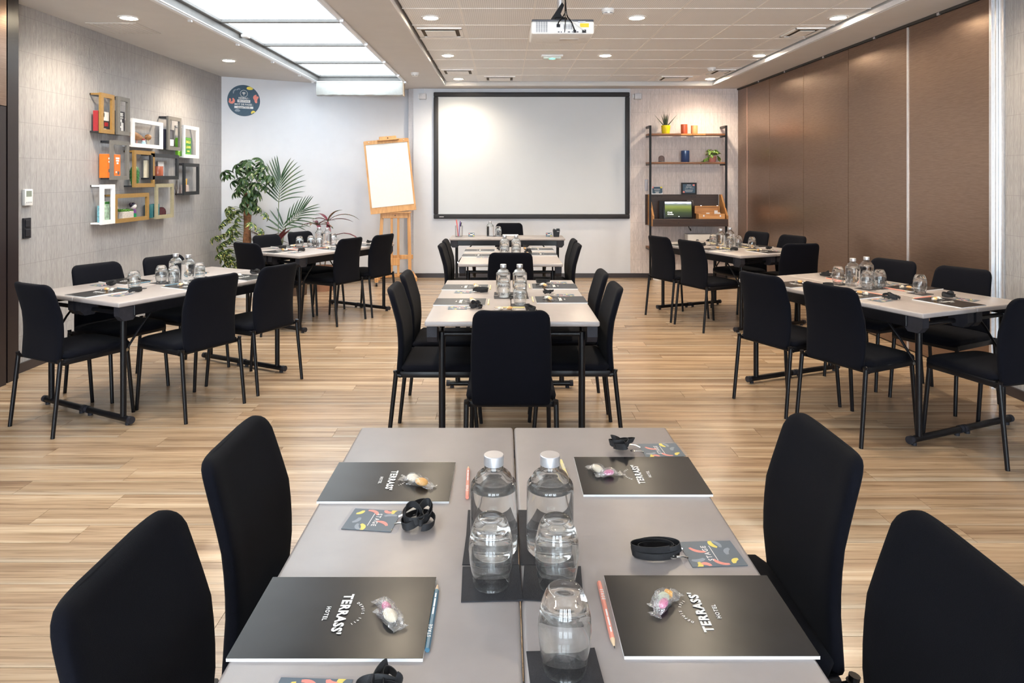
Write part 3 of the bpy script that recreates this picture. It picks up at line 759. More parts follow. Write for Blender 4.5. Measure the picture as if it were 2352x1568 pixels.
# ------------------------------------------------------------------ things laid out on the tables
def lettering():
    m = MB()
    text(m, "TERRASS'", .02, 0, .002, 0, .0009, spacing=1.15, width=.104)
    text(m, 'HOTEL', .0085, 0, -.024, 0, .0003, spacing=1.25, width=.036)
    s_ = 'DEPUIS 1911'
    for i, ch in enumerate(s_):
        a = R(90 + 52 - 104 * i / (len(s_) - 1))
        text(m, ch, .0066, .034 * math.cos(a), .004 + .032 * math.sin(a), 0, .0002, rz=a - R(90))
    return m
def make_pad():
    t = thing('notepad', 'x', 'notepad')
    MB().lim(-.105, .105, -.1485, .1485, 0, .0048).build('pages', M_PAGE, t)
    n = 8; cv = MB(); rg = random.Random(7)
    g = [[(-.105 + .21 * i / n, -.1485 + .297 * j / n, .0052 + (rg.uniform(-.0004, .0007) if 0 < i < n and 0 < j < n else 0)) for i in range(n + 1)] for j in range(n + 1)]
    cv.add([p for r in g for p in r], [(j * (n + 1) + i, j * (n + 1) + i + 1, (j + 1) * (n + 1) + i + 1, (j + 1) * (n + 1) + i) for j in range(n) for i in range(n)])
    cv.lim(-.105, .105, -.1485, .1485, .0047, .0050)
    cv.build('cover', M_COVER, t, smooth=60)
    lettering().build('lettering', M_PRINT, t, (0, 0, .0062), smooth=0)
    return t
def arc_mark(cx, cy, r, w, a0, a1, n=8):
    o, i_ = [], []
    for k in range(n + 1):
        a = R(a0 + (a1 - a0) * k / n); ww = w * (0.75 + .5 * math.sin(math.pi * k / n))
        o.append((cx + (r + ww / 2) * math.cos(a), cy + (r + ww / 2) * math.sin(a))); i_.append((cx + (r - ww / 2) * math.cos(a), cy + (r - ww / 2) * math.sin(a)))
    return o + i_[::-1]
def clip_poly(poly, x0, x1, y0, y1):
    return [(min(max(x, x0), x1), min(max(y, y0), y1)) for x, y in poly]
def ribbon(pts, wv, th=.0013):
    rings = []
    for i, p in enumerate(pts):
        t_ = (pts[min(i + 1, len(pts) - 1)] - pts[max(i - 1, 0)]).normalized(); up = wv(i)
        nn = t_.cross(up).normalized() * th / 2
        rings.append([p - up / 2 - nn, p + up / 2 - nn, p + up / 2 + nn, p - up / 2 + nn])
    return MB().loft(rings)
def lanyard(kind):
    pts = []; n = 130; rg = random.Random(kind * 11 + 1)
    if kind == 0:      # tangled loops
        for i in range(n):
            s = i / (n - 1); a = s * 2 * math.pi * 5.2
            r = .030 + .010 * math.sin(a * .37 + 1)
            pts.append(Vector((r * math.cos(a) + .016 * math.sin(a * .29), .055 + r * .62 * math.sin(a) + .014 * math.cos(a * .53), .011 + .010 * s + .020 * max(0, math.sin(a * .9 + .8)) * s)))
        up = lambda i: Vector((.004 * math.sin(i * .13), .004 * math.cos(i * .11), .0145))
    elif kind == 1:    # flat folded coil
        for i in range(n):
            s = i / (n - 1); a = s * 2 * math.pi * 4.6
            pts.append(Vector((.020 * math.cos(a) + .004 * math.sin(a * .4), .062 + .042 * math.sin(a) + .008 * math.sin(a * .31), .008 + .013 * s + .003 * math.sin(a * .5))))
        up = lambda i: Vector((.005 * math.sin(i * .09), .003, .0135))
    else:              # upright bows
        for i in range(n):
            s = i / (n - 1); a = s * 2 * math.pi * 4.4
            pts.append(Vector((.022 * math.cos(a) + .012 * math.sin(a * .5), .058 + .034 * math.sin(a) * math.cos(a * .21), .012 + .024 * abs(math.sin(a * .5 + .4)) * (.4 + .6 * s))))
        up = lambda i: Vector((.006 * math.sin(i * .17), .005 * math.cos(i * .15), .0135))
    return ribbon(pts, up)
def make_badge(kind):
    t = thing('name_badge', 'x', 'name badge')
    # card with printed strokes; clip end towards +y
    MB().lim(-.044, .044, -.056, .050, .0006, .0014).build('card', M_NAVY, t)
    def cp(q): return clip_poly(q, -.044, .044, -.056, .050)
    mk = MB(); [mk.flat(cp(q), .0016) for q in (arc_mark(-.016, -.020, .022, .007, 100, 190), arc_mark(.030, .012, .024, .007, 110, 190), arc_mark(-.044, .024, .010, .008, -80, 40))]
    mk.build('print_mark', M_PINK, t, smooth=0)
    mk = MB(); [mk.flat(cp(q), .0016) for q in (arc_mark(.036, -.030, .018, .008, 60, 150), arc_mark(-.034, -.046, .012, .008, 0, 100), arc_mark(.020, .044, .018, .008, 20, 110), arc_mark(-.036, .046, .014, .008, 190, 300))]
    mk.build('print_mark', M_YEL, t, smooth=0)
    mk = MB(); [mk.flat(cp(q), .0016) for q in (arc_mark(.026, -.010, .018, .007, 250, 340), arc_mark(-.004, .034, .020, .008, 150, 230), arc_mark(.0, -.048, .016, .008, 20, 110))]
    mk.build('print_mark', M_GREYB, t, smooth=0)
    lt = MB(); text(lt, 'STAGE', .014, 0, .006, .0018, .0004, spacing=1.3, width=.052); lt.lim(-.026, .026, -.0065, -.005, .0017, .0018)
    lt.build('lettering', M_PRINT, t, smooth=0)
    MB().rbox((0, 0, .0012), (.098, .126, .0022), .006, 2, axis=2).build('sleeve', M_SLEEVE, t)
    for s_ in (-1, 1):
        cl_ = MB().path([(s_ * .016, .050, .003), (s_ * .020, .062, .008), (s_ * .022, .074, .009)], .0022, 8)
        cl_.lathe([(.0035, -.001), (.0065, -.001), (.0065, .001), (.0035, .001), (.0035, -.001)], 12, (s_ * .022, .080, .009)).build('clip', M_CHROME, t)
    lanyard(kind).build('lanyard', M_RIB, t, (0, .045, 0), smooth=50)
    return t
def make_sweet(kind):
    t = thing('wrapped_sweet', 'x', 'sweet')
    rg = random.Random(kind + 20); nu, nv = 14, 8; core = (.017, .010)
    for side in (1, -1):
        pass
    w = MB(); rings = []
    for i in range(nu + 1):
        u = -1 + 2 * i / nu; x = u * .033; b = max(0, 1 - (abs(u) / .72) ** 3); fl = .55 if abs(u) > .72 else 1
        hw = (.0125 + .004 * b) if abs(u) < .72 else (.0095 + .018 * (abs(u) - .72))
        if kind == 1: hw = (.009 + .003 * b) if abs(u) < .6 else .004 + .022 * (abs(u) - .6)
        ring = []
        for j in range(nv * 2):
            a = math.pi * j / nv; c, s_ = math.cos(a), math.sin(a)
            jx = rg.uniform(-.0016, .0016)
            ring.append((x + jx + (.0015 if (i in (0, nu) and j % 2) else 0) * (1 if u > 0 else -1), hw * c + rg.uniform(-.0012, .0012), max(.0006, .0085 * b + .0012 + (.0085 * b + .0008) * s_ + rg.uniform(-.0010, .0012) + (.006 * (abs(u) - .7) if abs(u) > .7 else 0))))
        rings.append(ring)
    w.loft(rings).build('wrapper', M_FILM, t, smooth=20)
    if kind == 0: MB().sphere((0, 0, .0095), .0165, 14, 8, (1.05, .66, .52)).build('candy', M_ORANGE, t)
    elif kind == 1: MB().sphere((0, 0, .0075), .011, 14, 8, (1.2, .62, .60)).build('candy', M_ROSE, t); 
    elif kind == 2:
        MB().rbox((-.004, 0, .008), (.016, .015, .013), .004, 2).build('candy', M_MINT, t); MB().rbox((.010, .001, .008), (.009, .014, .012), .003, 2).build('candy_layer', M_ORANGE, t)
    else:
        MB().sphere((0, 0, .0085), .0155, 14, 8, (1.1, .64, .52)).build('candy', M_CREAM, t)
    return t
def make_pencil(m_, word):
    t = thing('pencil', 'x', 'pencil')
    MB().tube((-.085, 0, .0038), (.066, 0, .0038), .0041, 6).build('shaft', m_, t, smooth=20)
    MB().tube((.066, 0, .0038), (.082, 0, .0038), .0039, 12, .0013).build('sharpened_wood', M_PWOOD, t)
    MB().tube((.0815, 0, .0038), (.087, 0, .0038), .0013, 8, .0002).build('lead', M_LEAD, t)
    lt = MB(); text(lt, word, .0042, -.045, 0, 0, .0001, spacing=1.3, width=.03); [lt.lim(x_ - w_ / 2, x_ + w_ / 2, -.0013, .0013, 0, .0002) for x_, w_ in ((.005, .018), (.027, .022), (.047, .012))]
    lt.build('lettering', M_PRINT, t, (0, 0, .0076), smooth=0)
    return t
PENC = {'coral': M_CORAL, 'yellow': M_YPENC, 'blue': M_BPENC, 'red': M_RPENC}
LANY = {0: 'tangled', 1: 'folded', 2: 'looped'}
JR = random.Random(31)
def seat(g, where, u, v, face, pencil=None, pad=True, badge=(.178, 0, 0), sweets=((-.02, .065, 0, 20), (.02, .075, 3, -60)), pen=(0, .166, 88), bkind=None):
    """face: -90 sitter on the left, 90 on the right, 0 at the near end; local x to the sitter's right, y towards the table centre"""
    a = g.a + R(face); o = g.p(u, v, TH); ex = Vector((math.cos(a), math.sin(a), 0)); ey = Vector((-math.sin(a), math.cos(a), 0))
    W = lambda x, y, z=0: o + ex * x + ey * y + Vector((0, 0, z))
    nm = '%s place of the %s' % (where, g.ph)
    pj = JR.uniform(-1.2, 1.2) if g.key != 'T0' else 0
    if pad: clone('pad', make_pad, 'glossy black printed notepad at the ' + nm, W(0, 0), a + R(pj), 'black notepads on the tables')
    if badge:
        bk = bkind if bkind is not None else JR.randrange(3)
        clone('badge%d' % bk, lambda: make_badge(bk), 'badge with %s black lanyard, %s' % (LANY[bk], nm), W(badge[0], badge[1]), a + R(badge[2] + JR.uniform(-3, 3)), 'lanyard badges on the tables')
    CN = {0: 'orange', 1: 'rose', 2: 'mint and orange', 3: 'cream'}
    for x, y, k, rz in sweets:
        clone('sweet%d' % k, lambda: make_sweet(k), 'clear wrapped %s sweet at the %s' % (CN[k], nm), W(x, y, .0062 if pad else 0.0005), a + R(rz), 'wrapped sweets on the tables')
    if pencil:
        clone('pencil' + pencil, lambda: make_pencil(PENC[pencil], 'STAGE'), '%s pencil at the %s' % (pencil, nm), W(pen[0], pen[1]), a + R(pen[2] + 92), 'pencils on the tables')
LF, RT, EN = -90, 90, 0
# foreground
seat(GT0, 'left far', -.300, 1.035, LF, 'coral', badge=(.180, -.006, -4), sweets=((.006, .055, 3, 70), (.030, .078, 0, 62)), pen=(0, .185, 90), bkind=0)
seat(GT0, 'left near', -.300, .535, LF, 'blue', badge=(.185, .0, 0), sweets=((-.005, .075, 1, 35), (.018, .085, 3, 40)), pen=(0, .153, 88), bkind=2)
seat(GT0, 'right far', .302, 1.068, RT, 'yellow', badge=(.160, -.088, 4), sweets=((.012, .100, 3, 30), (-.008, .075, 1, 100)), pen=(.0, .178, 92), bkind=2)
seat(GT0, 'right near', .302, .540, RT, 'coral', badge=(.185, -.070, 2), sweets=((.028, .055, 2, -50), (.010, .062, 1, -40)), pen=(.0, .160, 88), bkind=1)
# middle centre
seat(GM, 'left far', -.297, 1.065, LF, 'yellow', bkind=1)
seat(GM, 'left near', -.297, .530, LF, 'yellow', bkind=0)
seat(GM, 'right far', .297, 1.10, RT, 'yellow', badge=(.165, -.04, 0), bkind=1)
seat(GM, 'right near', .297, .60, RT, 'yellow', badge=(.165, -.04, 0), bkind=2)
seat(GM, 'near end', -.01, .21, EN, 'yellow', pad=False, badge=(.15, -.03, 20), sweets=((.0, .10, 0, 0), (-.05, .09, 3, 30)), pen=(0, .145, 88), bkind=1)
# rear centre
seat(GT3, 'left far', -.297, 1.03, LF, None, badge=(.02, .10, 0), sweets=(), bkind=2)
seat(GT3, 'left near', -.297, .59, LF, None, badge=(.12, .05, 0), sweets=(), bkind=1)
seat(GT3, 'right far', .297, 1.13, RT, None, badge=(.12, .02, 0), sweets=((0, .14, 0, 10),), bkind=2)
seat(GT3, 'right near', .297, .69, RT, None, badge=(.12, .02, 0), sweets=((0, .13, 0, 10),), bkind=0)
# side tables
for g, pc in ((GL1, 'blue'), (GL2, 'coral'), (GR1, 'coral'), (GR2, 'yellow')):
    seat(g, 'left far', -.297, 1.02, LF, pc); seat(g, 'left near', -.297, .55, LF, pc)
    seat(g, 'right far', .297, 1.06, RT, pc, badge=(.17, -.03, 0)); seat(g, 'right near', .297, .60, RT, pc, badge=(.17, -.03, 0))
    seat(g, 'near end', 0, .165, EN, pc, badge=(.19, .02, 10))

# black paper napkins, tumblers and carafes
def make_napkin():
    n = 6; m = MB(); rg = random.Random(3)
    for z, rev in ((.0016, 0), (0.0002, 1)):
        vs = [(-.053 + .106 * i / n, -.053 + .106 * j / n, z + (rg.uniform(0, .0006) if not rev else 0) + (.002 * (i / n) ** 6 if not rev else 0)) for j in range(n + 1) for i in range(n + 1)]
        m.add(vs, [(j * (n + 1) + i, j * (n + 1) + i + 1, (j + 1) * (n + 1) + i + 1, (j + 1) * (n + 1) + i) for j in range(n) for i in range(n)])
    b = (n + 1) ** 2
    rim = [i for i in range(n + 1)] + [(j + 1) * (n + 1) - 1 for j in range(1, n + 1)] + [n * (n + 1) + i for i in range(n - 1, -1, -1)] + [j * (n + 1) for j in range(n - 1, 0, -1)]
    m.f += [(rim[k], rim[(k + 1) % len(rim)], rim[(k + 1) % len(rim)] + b, rim[k] + b) for k in range(len(rim))]
    return tag(m.build('paper_napkin', M_NAPKIN, smooth=30), 'x', 'napkin')
def make_tumbler():
    prof = [(.0290, 0), (.0303, .0004), (.0338, .018), (.0372, .038), (.0386, .056), (.0372, .074), (.0328, .091), (.0278, .103), (.0240, .1085), (.0210, .1102), (.012, .1085), (0, .108),
            ]
    inner = [(0, .0865), (.012, .0868), (.021, .0855), (.0285, .0805), (.0338, .070), (.0364, .055), (.0352, .038), (.0318, .018), (.0287, .0005), (.0290, 0)]
    o = MB().lathe([(r * 1.04, z * 1.09) for r, z in prof + inner], 40).build('tumbler', M_GLASS, smooth=60)
    return tag(o, 'x', 'glass')
def make_carafe():
    t = thing('glass_carafe', 'x', 'carafe')
    prof = [(0, .002), (.030, .002), (.034, 0), (.041, .0005), (.0445, .005), (.0450, .012), (.0450, .132), (.0440, .140), (.0405, .1455), (.0372, .147), (.0362, .149), (.0355, .153), (.032, .160), (.026, .1655), (.0205, .168), (.0182, .171), (.0178, .186),
            (.0150, .186), (.0152, .172), (.018, .166), (.024, .161), (.0325, .1525), (.0340, .148), (.0385, .143), (.0415, .136), (.0418, .131), (.036, .1296), (0, .1296)]
    MB().lathe([(r * 1.02, z * .925) for r, z in prof], 40).build('bottle', M_WATERG, t, smooth=60)
    MB().lathe([(0, .1665), (.0192, .1665), (.0196, .168), (.0196, .1850), (.0186, .1860), (0, .1860)], 28).build('cap', M_CAP, t)
    return t
def nap(p, rz, lb): clone('nap', make_napkin, lb, (p.x, p.y, TH), rz, 'black paper napkins')
def tum(p, lb): clone('tum', make_tumbler, lb, (p.x, p.y, TH + .0022), JR.uniform(0, 6), 'upturned tumblers')
def car(p, lb): clone('car', make_carafe, lb, (p.x, p.y, TH + .0022), JR.uniform(0, 6), 'water carafes')
V = lambda x, y: Vector((x, y, TH))
for x, w in ((-.0235, 'left'), (.0865, 'right')):
    nap(V(x, 1.445), R(1), 'black napkin behind the %s carafe on the foreground table' % w)
    nap(V(x, 1.338), R(-1), 'black napkin under the %s carafe on the foreground table' % w)
    nap(V(x + .002, 1.228), R(2 if w == 'left' else -4), 'black napkin under the tumbler before the %s carafe on the foreground table' % w)
    car(V(x + .005, 1.338), 'clear water carafe with silver cap, %s one on the foreground table' % w)
tum(V(-.022, 1.226), 'upturned barrel tumbler before the left carafe on the foreground table')
tum(V(.0957, 1.222), 'upturned barrel tumbler before the right carafe on the foreground table')
tum(V(.091, 1.013), 'upturned barrel tumbler closest to the camera on the foreground table')
nap(V(.091, 1.000), R(3), 'black napkin under the tumbler closest to the camera')
for x, w in ((0.0, 'left'), (.103, 'right')):
    nap(V(x - .004, 4.30), 0, 'black napkin under the %s carafe on the middle centre table' % w)
    nap(V(x - .004, 4.17), R(2), 'black napkin before the %s carafe on the middle centre table' % w)
    car(V(x, 4.28), 'clear water carafe with silver cap, %s one on the middle centre table' % w)
    tum(V(x + .002, 4.17), 'upturned tumbler before the %s carafe on the middle centre table' % w)
nap(V(.098, 3.90), R(-2), 'black napkin nearest the camera on the middle centre table')
tum(V(.096, 3.91), 'upturned tumbler nearest the camera on the middle centre table')
for x, w in ((.012, 'left'), (.121, 'right')):
    nap(V(x, 6.44), 0, 'black napkin under the %s carafe on the rear centre table' % w)
    car(V(x, 6.44), 'clear water carafe with silver cap, %s one on the rear centre table' % w)
    tum(V(x, 6.33), 'upturned tumbler before the %s carafe on the rear centre table' % w)
SETS = [(GL1, [(308, 664, 'standing alone'), (370.7, 649.5, 'left of the carafes'), (399, 650.5, 'in front of the carafes'), (457.7, 642, 'right of the carafes')], [(404, 642.5, 'left'), (432.5, 646, 'right')]),
        (GL2, [(688, 569, 'standing alone'), (714, 567.5, 'left of the carafes'), (733.7, 567.5, 'in front of the carafes'), (765.5, 562, 'right of the carafes')], [(733.5, 561, 'left'), (751.5, 563, 'right')]),
        (GR1, [(1924.7, 652, 'left of the carafes'), (1965, 649, 'behind the carafes'), (1991.6, 663.6, 'in front of the carafes'), (2020.8, 661, 'right of the carafes'), (2113, 674.6, 'standing alone')], [(1958.7, 657, 'left'), (1990, 652.7, 'right')]),
        (GR2, [(1637.9, 563.6, 'left of the carafes'), (1676, 569, 'in front of the carafes'), (1696, 567.5, 'right of the carafes'), (1727.4, 571, 'standing alone')], [(1655.5, 566, 'left'), (1676.5, 562.5, 'right')])]
for g, ts, cs in SETS:
    for x, y, w in ts:
        p = onz(x, y, TH); tum(p, 'upturned tumbler %s on the %s' % (w, g.ph))
        if w != 'behind the carafes': nap(p, g.a + R(JR.uniform(-4, 4)), 'black napkin under the tumbler %s on the %s' % (w, g.ph))
    for x, y, w in cs:
        p = onz(x, y, TH); car(p, 'clear water carafe with silver cap, %s one on the %s' % (w, g.ph))
# presenter's desk
nap(V(-.15, 8.52), 0, "black napkin under the carafe on the presenter's desk"); nap(V(-.055, 8.53), 0, "black napkin under the tumbler on the presenter's desk")
car(V(-.165, 8.52), "clear water carafe with silver cap on the presenter's desk")
tum(V(-.062, 8.535), "upturned tumbler beside the carafe on the presenter's desk")
t = thing('pen_cup', "clear pen cup on the left of the presenter's desk", 'pen cup', (-.548, 8.44, TH))
MB().lathe([(0, 0), (.046, 0), (.047, .14), (.0445, .14), (.0435, .008), (0, .008)], 28).build('cup', M_GLASS, t, smooth=50)
for k, (m_, x, h, nm, tx) in enumerate(((M_RPENC, -.018, .205, 'red', -.024), (mat('violet_plastic', (.14, .07, .30), .4), .006, .185, 'violet', .012), (M_PVC, .014, .17, 'white', .022))):
    p = thing('marker_pen', "%s marker pen standing in the presenter's pen cup" % nm, 'marker pen', (-.548 + x * .5, 8.44, TH + .0085), group='marker pens')
    MB().tube((0, 0, 0), (tx * .6, 0, h * .7), .0065, 12).build('barrel', m_, p); MB().tube((tx * .6, 0, h * .7), (tx, 0, h), .0072, 12, .006).build('cap', m_ if k < 2 else M_BLACK, p)
for x, w in ((-.395, 'left'), (.565, 'right')):
    t = thing('desk_card', "small printed card on the %s of the presenter's desk" % w, 'card', (x, 8.46, TH), group="cards on the presenter's desk")
    MB().box((0, 0, .024), (.075, .003, .048), rx=R(-18)).build('card', M_NAVY, t)
    for k, (dx, dz, m_) in enumerate(((-.025, .036, M_PINK), (.026, .012, M_YEL), (.024, .034, M_PRINT), (-.022, .012, M_GREYB))):
        MB().box((dx, -.0022 + (dz - .024) * .32, dz), (.016, .001, .009), rx=R(-18)).build('print_mark', m_, t)
    lt = MB(); lt.lim(-.02, .02, .002, .008, 0, .0003); lt.lim(-.014, .014, -.007, -.003, 0, .0003); lt.xf(Matrix.Translation((0, -.0022, .024)) @ Matrix.Rotation(R(72), 4, 'X')).build('lettering', M_PRINT, t, smooth=0)
t = thing('desk_caddy', "black open caddy with notched rim on the right of the presenter's desk", 'desk caddy', (.655, 8.45, TH))
wl = MB(); r0 = [(-.033, -.03, 0), (.033, -.03, 0), (.033, .03, 0), (-.033, .03, 0)]; r1 = [(-.042, -.036, .085), (.044, -.036, .085), (.044, .036, .092), (-.042, .036, .085)]
wl.loft([r0, r1, [(x * .93, y * .92, z) for x, y, z in r1], [(x * .93, y * .92, .006) for x, y, z in r0]], True, True); wl.build('shell', M_BLACK, t)
MB().lim(-.036, -.02, -.034, .02, .085, .098).build('divider', M_BLACK, t); MB().lim(.002, .040, -.034, .02, .085, .102).build('divider', M_BLACK, t)
MB().lim(.006, .034, -.0385, -.0375, .066, .070).build('maker_mark', M_PRINT, t)
t = thing('notepad', "white notepad lying at the back of the presenter's desk", 'notepad', (.09, 8.60, TH))
MB().rbox((0, 0, .006), (.20, .12, .012), .002, 1).build('pages', M_PAGE, t)

# ------------------------------------------------------------------ shelving unit on the end wall
M_WALNUT = wood('shelf_wood', (.10, .045, .022), (.30, .13, .055), .4, 2.0, 40, 40)
M_DKWOOD = wood('desk_wood', (.022, .011, .008), (.058, .030, .020), .4, 2.0, 40, 40)
M_OAKS = wood('side_wood', (.30, .13, .04), (.48, .24, .08), .4, 40, 2.5, 6)
t = thing('shelving_unit', 'wall shelving with black metal uprights, wooden shelves and a drop desk', 'shelving', (2.655, 9.80, 0))
X0, X1, DB = -.545, .545, YB - 9.80 - .004
for x in (X0, X1):
    MB().rbox((x, 0, 1.11), (.028, .028, 2.22), .003, 1).build('upright', M_BLACK, t)
    MB().lim(x - .014, x + .014, 0, DB, 2.185, 2.22).build('wall_arm', M_BLACK, t)
for z in (2.092, 1.682, .462):
    MB().rbox((0, .115, z), (1.13, .21, .026), .003, 1).build('shelf', M_WALNUT, t)
    for x in (X0, X1): MB().lim(x - .014, x + .014, -.005, DB, z - .034, z - .013).build('shelf_bracket', M_BLACK, t)
# planked light patches of the top shelf edge are separate boards
for x0, x1, m_ in ((-.10, .06, M_OAKS), (.065, .25, M_OAKS)): MB().lim(x0, x1, .0085, .0105, 2.080, 2.1045).build('edge_board', m_, t)
MB().lim(-.57, .50, .215, .235, .78, 1.225).build('desk_back', M_DKWOOD, t)
MB().lim(-.53, .53, -.10, .22, .78, .80).build('desk_bottom', M_DKWOOD, t)
MB().rbox((0, -.11, .832), (1.07, .022, .105), .003, 1).build('desk_front', M_DKWOOD, t)
sp = [(-.12, .78), (.215, .78), (.215, 1.225), (.16, 1.225), (-.10, .94), (-.12, .93)]
for x in (-.525, .525): MB().prism(sp, -.012, .012, Matrix.Translation((x, 0, 0)) @ Matrix.Rotation(R(90), 4, 'Z') @ Matrix.Rotation(R(90), 4, 'X')).build('desk_side', M_OAKS, t)
for x in (-.17, .24): MB().tube((x, -.124, .83), (x, -.12, .83), .007, 10).build('screw', M_BLACK, t)
for x in (-.46, -.40, -.34, .10, .16, .22): MB().tube((x, .212, 1.19), (x, .216, 1.19), .006, 8).build('peg_hole', M_BLACK, t)
SHX, SHY = 2.655, 9.80
def on_shelf(x, y, z): return (x, SHY + y, z)
def make_cup(name, label, cat, x, z, r, h, m_, r0=None):
    t = thing(name, label, cat, on_shelf(x, .10, z)); r0 = r0 or r
    MB().lathe([(0, 0), (r0 * .96, 0), (r0, .004), (r, h - .002), (r * .97, h), (r * .90, h - .002), (r * .88, h - .03), (0, h - .03)], 32).build('body', m_, t)
    return t
ZS1, ZS2 = 2.105, 1.695
t = make_cup('plant_pot', 'yellow pot with a spiky aloe on the top shelf', 'potted plant', 2.356, ZS1, .066, .122, mat('yellow_pot', (.78, .60, .01), .5), .054)
MB().lathe([(0, .106), (.058, .106)], 20).build('soil', mat('soil', (.03, .02, .012), .9), t)
M_ALOE = mat('aloe_green', (.020, .036, .014), .45, var=.3, scale=30)
rg = random.Random(8)
for k in range(15):
    a = R(k * 137.5); lean = (.08 + .05 * (k % 5)) if k < 13 else .36; ln = rg.uniform(.15, .24)
    if k >= 13: a = R(178 if k == 13 else 2); ln = .23
    pts = []; rr = []
    for i in range(6):
        s = i / 5; pts.append((math.cos(a) * (.012 + lean * ln * s * (1.9 if k >= 13 else 1) ), math.sin(a) * (.012 + lean * ln * s), .100 + ln * s * (.8 if k >= 13 else 1))); rr.append(.0085 * (1 - s) ** .8 + .0004)
    MB().path(pts, rr, 6).build('leaf', M_ALOE, t)
make_cup('candle_cup', 'tall terracotta red cup on the top shelf', 'cup', 2.622, ZS1, .048, .138, mat('terracotta_glaze', (.44, .085, .035), .3))
make_cup('candle_cup', 'shorter peach cup on the top shelf', 'cup', 2.770, ZS1, .048, .121, mat('peach_glaze', (.80, .36, .16), .3))
make_cup('vase', 'glossy dark blue cylinder vase on the second shelf', 'vase', 2.638, ZS2, .060, .168, mat('blue_glaze', (.020, .045, .13), .15))
t = thing('glass_dome', 'small smoked glass dome on the second shelf', 'ornament', on_shelf(2.294, .10, ZS2))
MB().lathe([(0, 0), (.043, 0), (.045, .05), (.038, .078), (.022, .092), (0, .097)], 28).build('dome', M_SMOKE, t, smooth=60)
MB().lathe([(0, .004), (.036, .004), (.036, .012), (0, .012)], 24).build('base', M_GREYP, t)
t = make_cup('plant_pot', 'pink pot of trailing pothos at the right of the second shelf', 'potted plant', 3.03, ZS2, .060, .085, mat('pink_pot', (.50, .19, .16), .5), .048)
def leaf_mat(name, g0, g1, y, amt):
    m, nt, b = new_mat(name); tc = N(nt, 'ShaderNodeTexCoord'); nz = N(nt, 'ShaderNodeTexNoise', i_Scale=45.0, i_Detail=3.0); L(nt, tc.outputs['Object'], nz.inputs['Vector'])
    L(nt, ramp(nt, nz.outputs[0], [(0.25, g0), (0.42, g1), (0.66 - .2 * amt, g1), (0.69 - .2 * amt, y)]), b.inputs['Base Color'])
    b.inputs['Roughness'].default_value = .38; return m
M_POTHOS = leaf_mat('pothos_leaf', (.03, .085, .016), (.08, .17, .03), (.42, .46, .12), .45)
def blade(L_, W_, droop, n=6, fold=.15, tip=1.6, base=.25):
    """leaf blade along +x with mid rib, thin but solid"""
    top = []; 
    for i in range(n + 1):
        s = i / n; w = W_ * (math.sin(math.pi * min(1, (s * (1 - base) + base * .5) ** .8)) ** .9 if 0 < s < 1 else (.12 if s == 0 else .0)) ; w = max(w, .0006)
        z = -droop * L_ * s * s; x = L_ * s * (1 - .25 * droop * s)
        top.append([(x, -w, z + fold * w), (x, 0, z), (x, w, z + fold * w)])
    m = MB(); rings = []
    for r in top:
        th = .0008; rings.append([r[0], r[1], r[2], (r[2][0], r[2][1], r[2][2] - th), (r[1][0], r[1][1], r[1][2] - th), (r[0][0], r[0][1], r[0][2] - th)])
    return m.loft(rings)
pl = [blade(.062, .022, .5, 5, .2).mesh('leaf', M_POTHOS), blade(.05, .019, .2, 5, .25).mesh('leaf', M_POTHOS)]
rg = random.Random(5)
for k in range(46):
    a = R(k * 137.5); r = .02 + .055 * rg.random(); z = .10 + .09 * rg.random() * (1.2 - r * 8)
    put('leaf', pl[k % 2], t, (r * math.cos(a), r * .8 * math.sin(a) - .01, max(.075, z)), (rg.uniform(-.5, .5), rg.uniform(-.5, .7), a))
for k in range(9):
    s = k / 8; put('leaf', pl[k % 2], t, (-.055 - .115 * s, -.05, .085 - .075 * s), (rg.uniform(-.5, .5), .9, R(180 + rg.uniform(-60, 60))))
    if k < 5: put('leaf', pl[k % 2], t, (.06 + .05 * s, -.04, .095 - .06 * s), (rg.uniform(-.5, .5), .9, R(rg.uniform(-60, 60))))
# notices
t = thing('acrylic_sign', 'navy card in clear holder standing at the left of the drop desk', 'sign', on_shelf(2.245, .17, 1.226))
MB().box((0, 0, .058), (.165, .004, .115), rx=R(-8)).build('holder', mat('acrylic', (.72, .72, .76), .15), t)
def wallxf(x, y, z, tilt=0): return Matrix.Translation((x, y, z)) @ Matrix.Rotation(R(90 - tilt), 4, 'X')
MB().prism([(-.07, -.045), (.06, -.045), (.078, -.03), (.078, .052), (-.05, .052), (-.07, .04)], 0, .0006, wallxf(0, -.0032, .06, 8)).build('card', M_NAVY, t)
lt = MB(); lt.lim(-.042, .042, .012, .018, .0008, .001); lt.lim(-.036, .036, -.012, -.007, .0008, .001); text(lt, '2000', .018, 0, -.034, .001, .0004, width=.05)
lt.xf(wallxf(0, -.0036, .06, 8)).build('lettering', M_PRINT, t, smooth=0)
MB().flat([(.062 + .016 * math.cos(k), .042 + .014 * math.sin(k)) for k in [i * .6283 for i in range(10)]], .0012, wallxf(0, -.0034, .06, 8)).build('print_mark', M_YEL, t)
MB().flat([(-.07, .03), (-.048, .03), (-.05, .055), (-.07, .055)], .0012, wallxf(0, -.0034, .06, 8)).build('print_mark', M_PINK, t)
t = thing('framed_notice', 'navy notice in a black frame standing on the drop desk', 'framed notice', on_shelf(2.712, .185, 1.226))
for a in ((-.112, .112, .15, .172), (-.112, .112, 0, .022), (-.112, -.09, .022, .15), (.09, .112, .022, .15)): MB().lim(a[0], a[1], -.016, 0, a[2], a[3]).build('frame_bar', M_BLACK, t)
MB().lim(-.09, .09, -.009, -.003, .022, .15).build('sheet', M_NAVY, t)
lt = MB(); lt.lim(-.028, .028, .052, .058, 0, .0003)
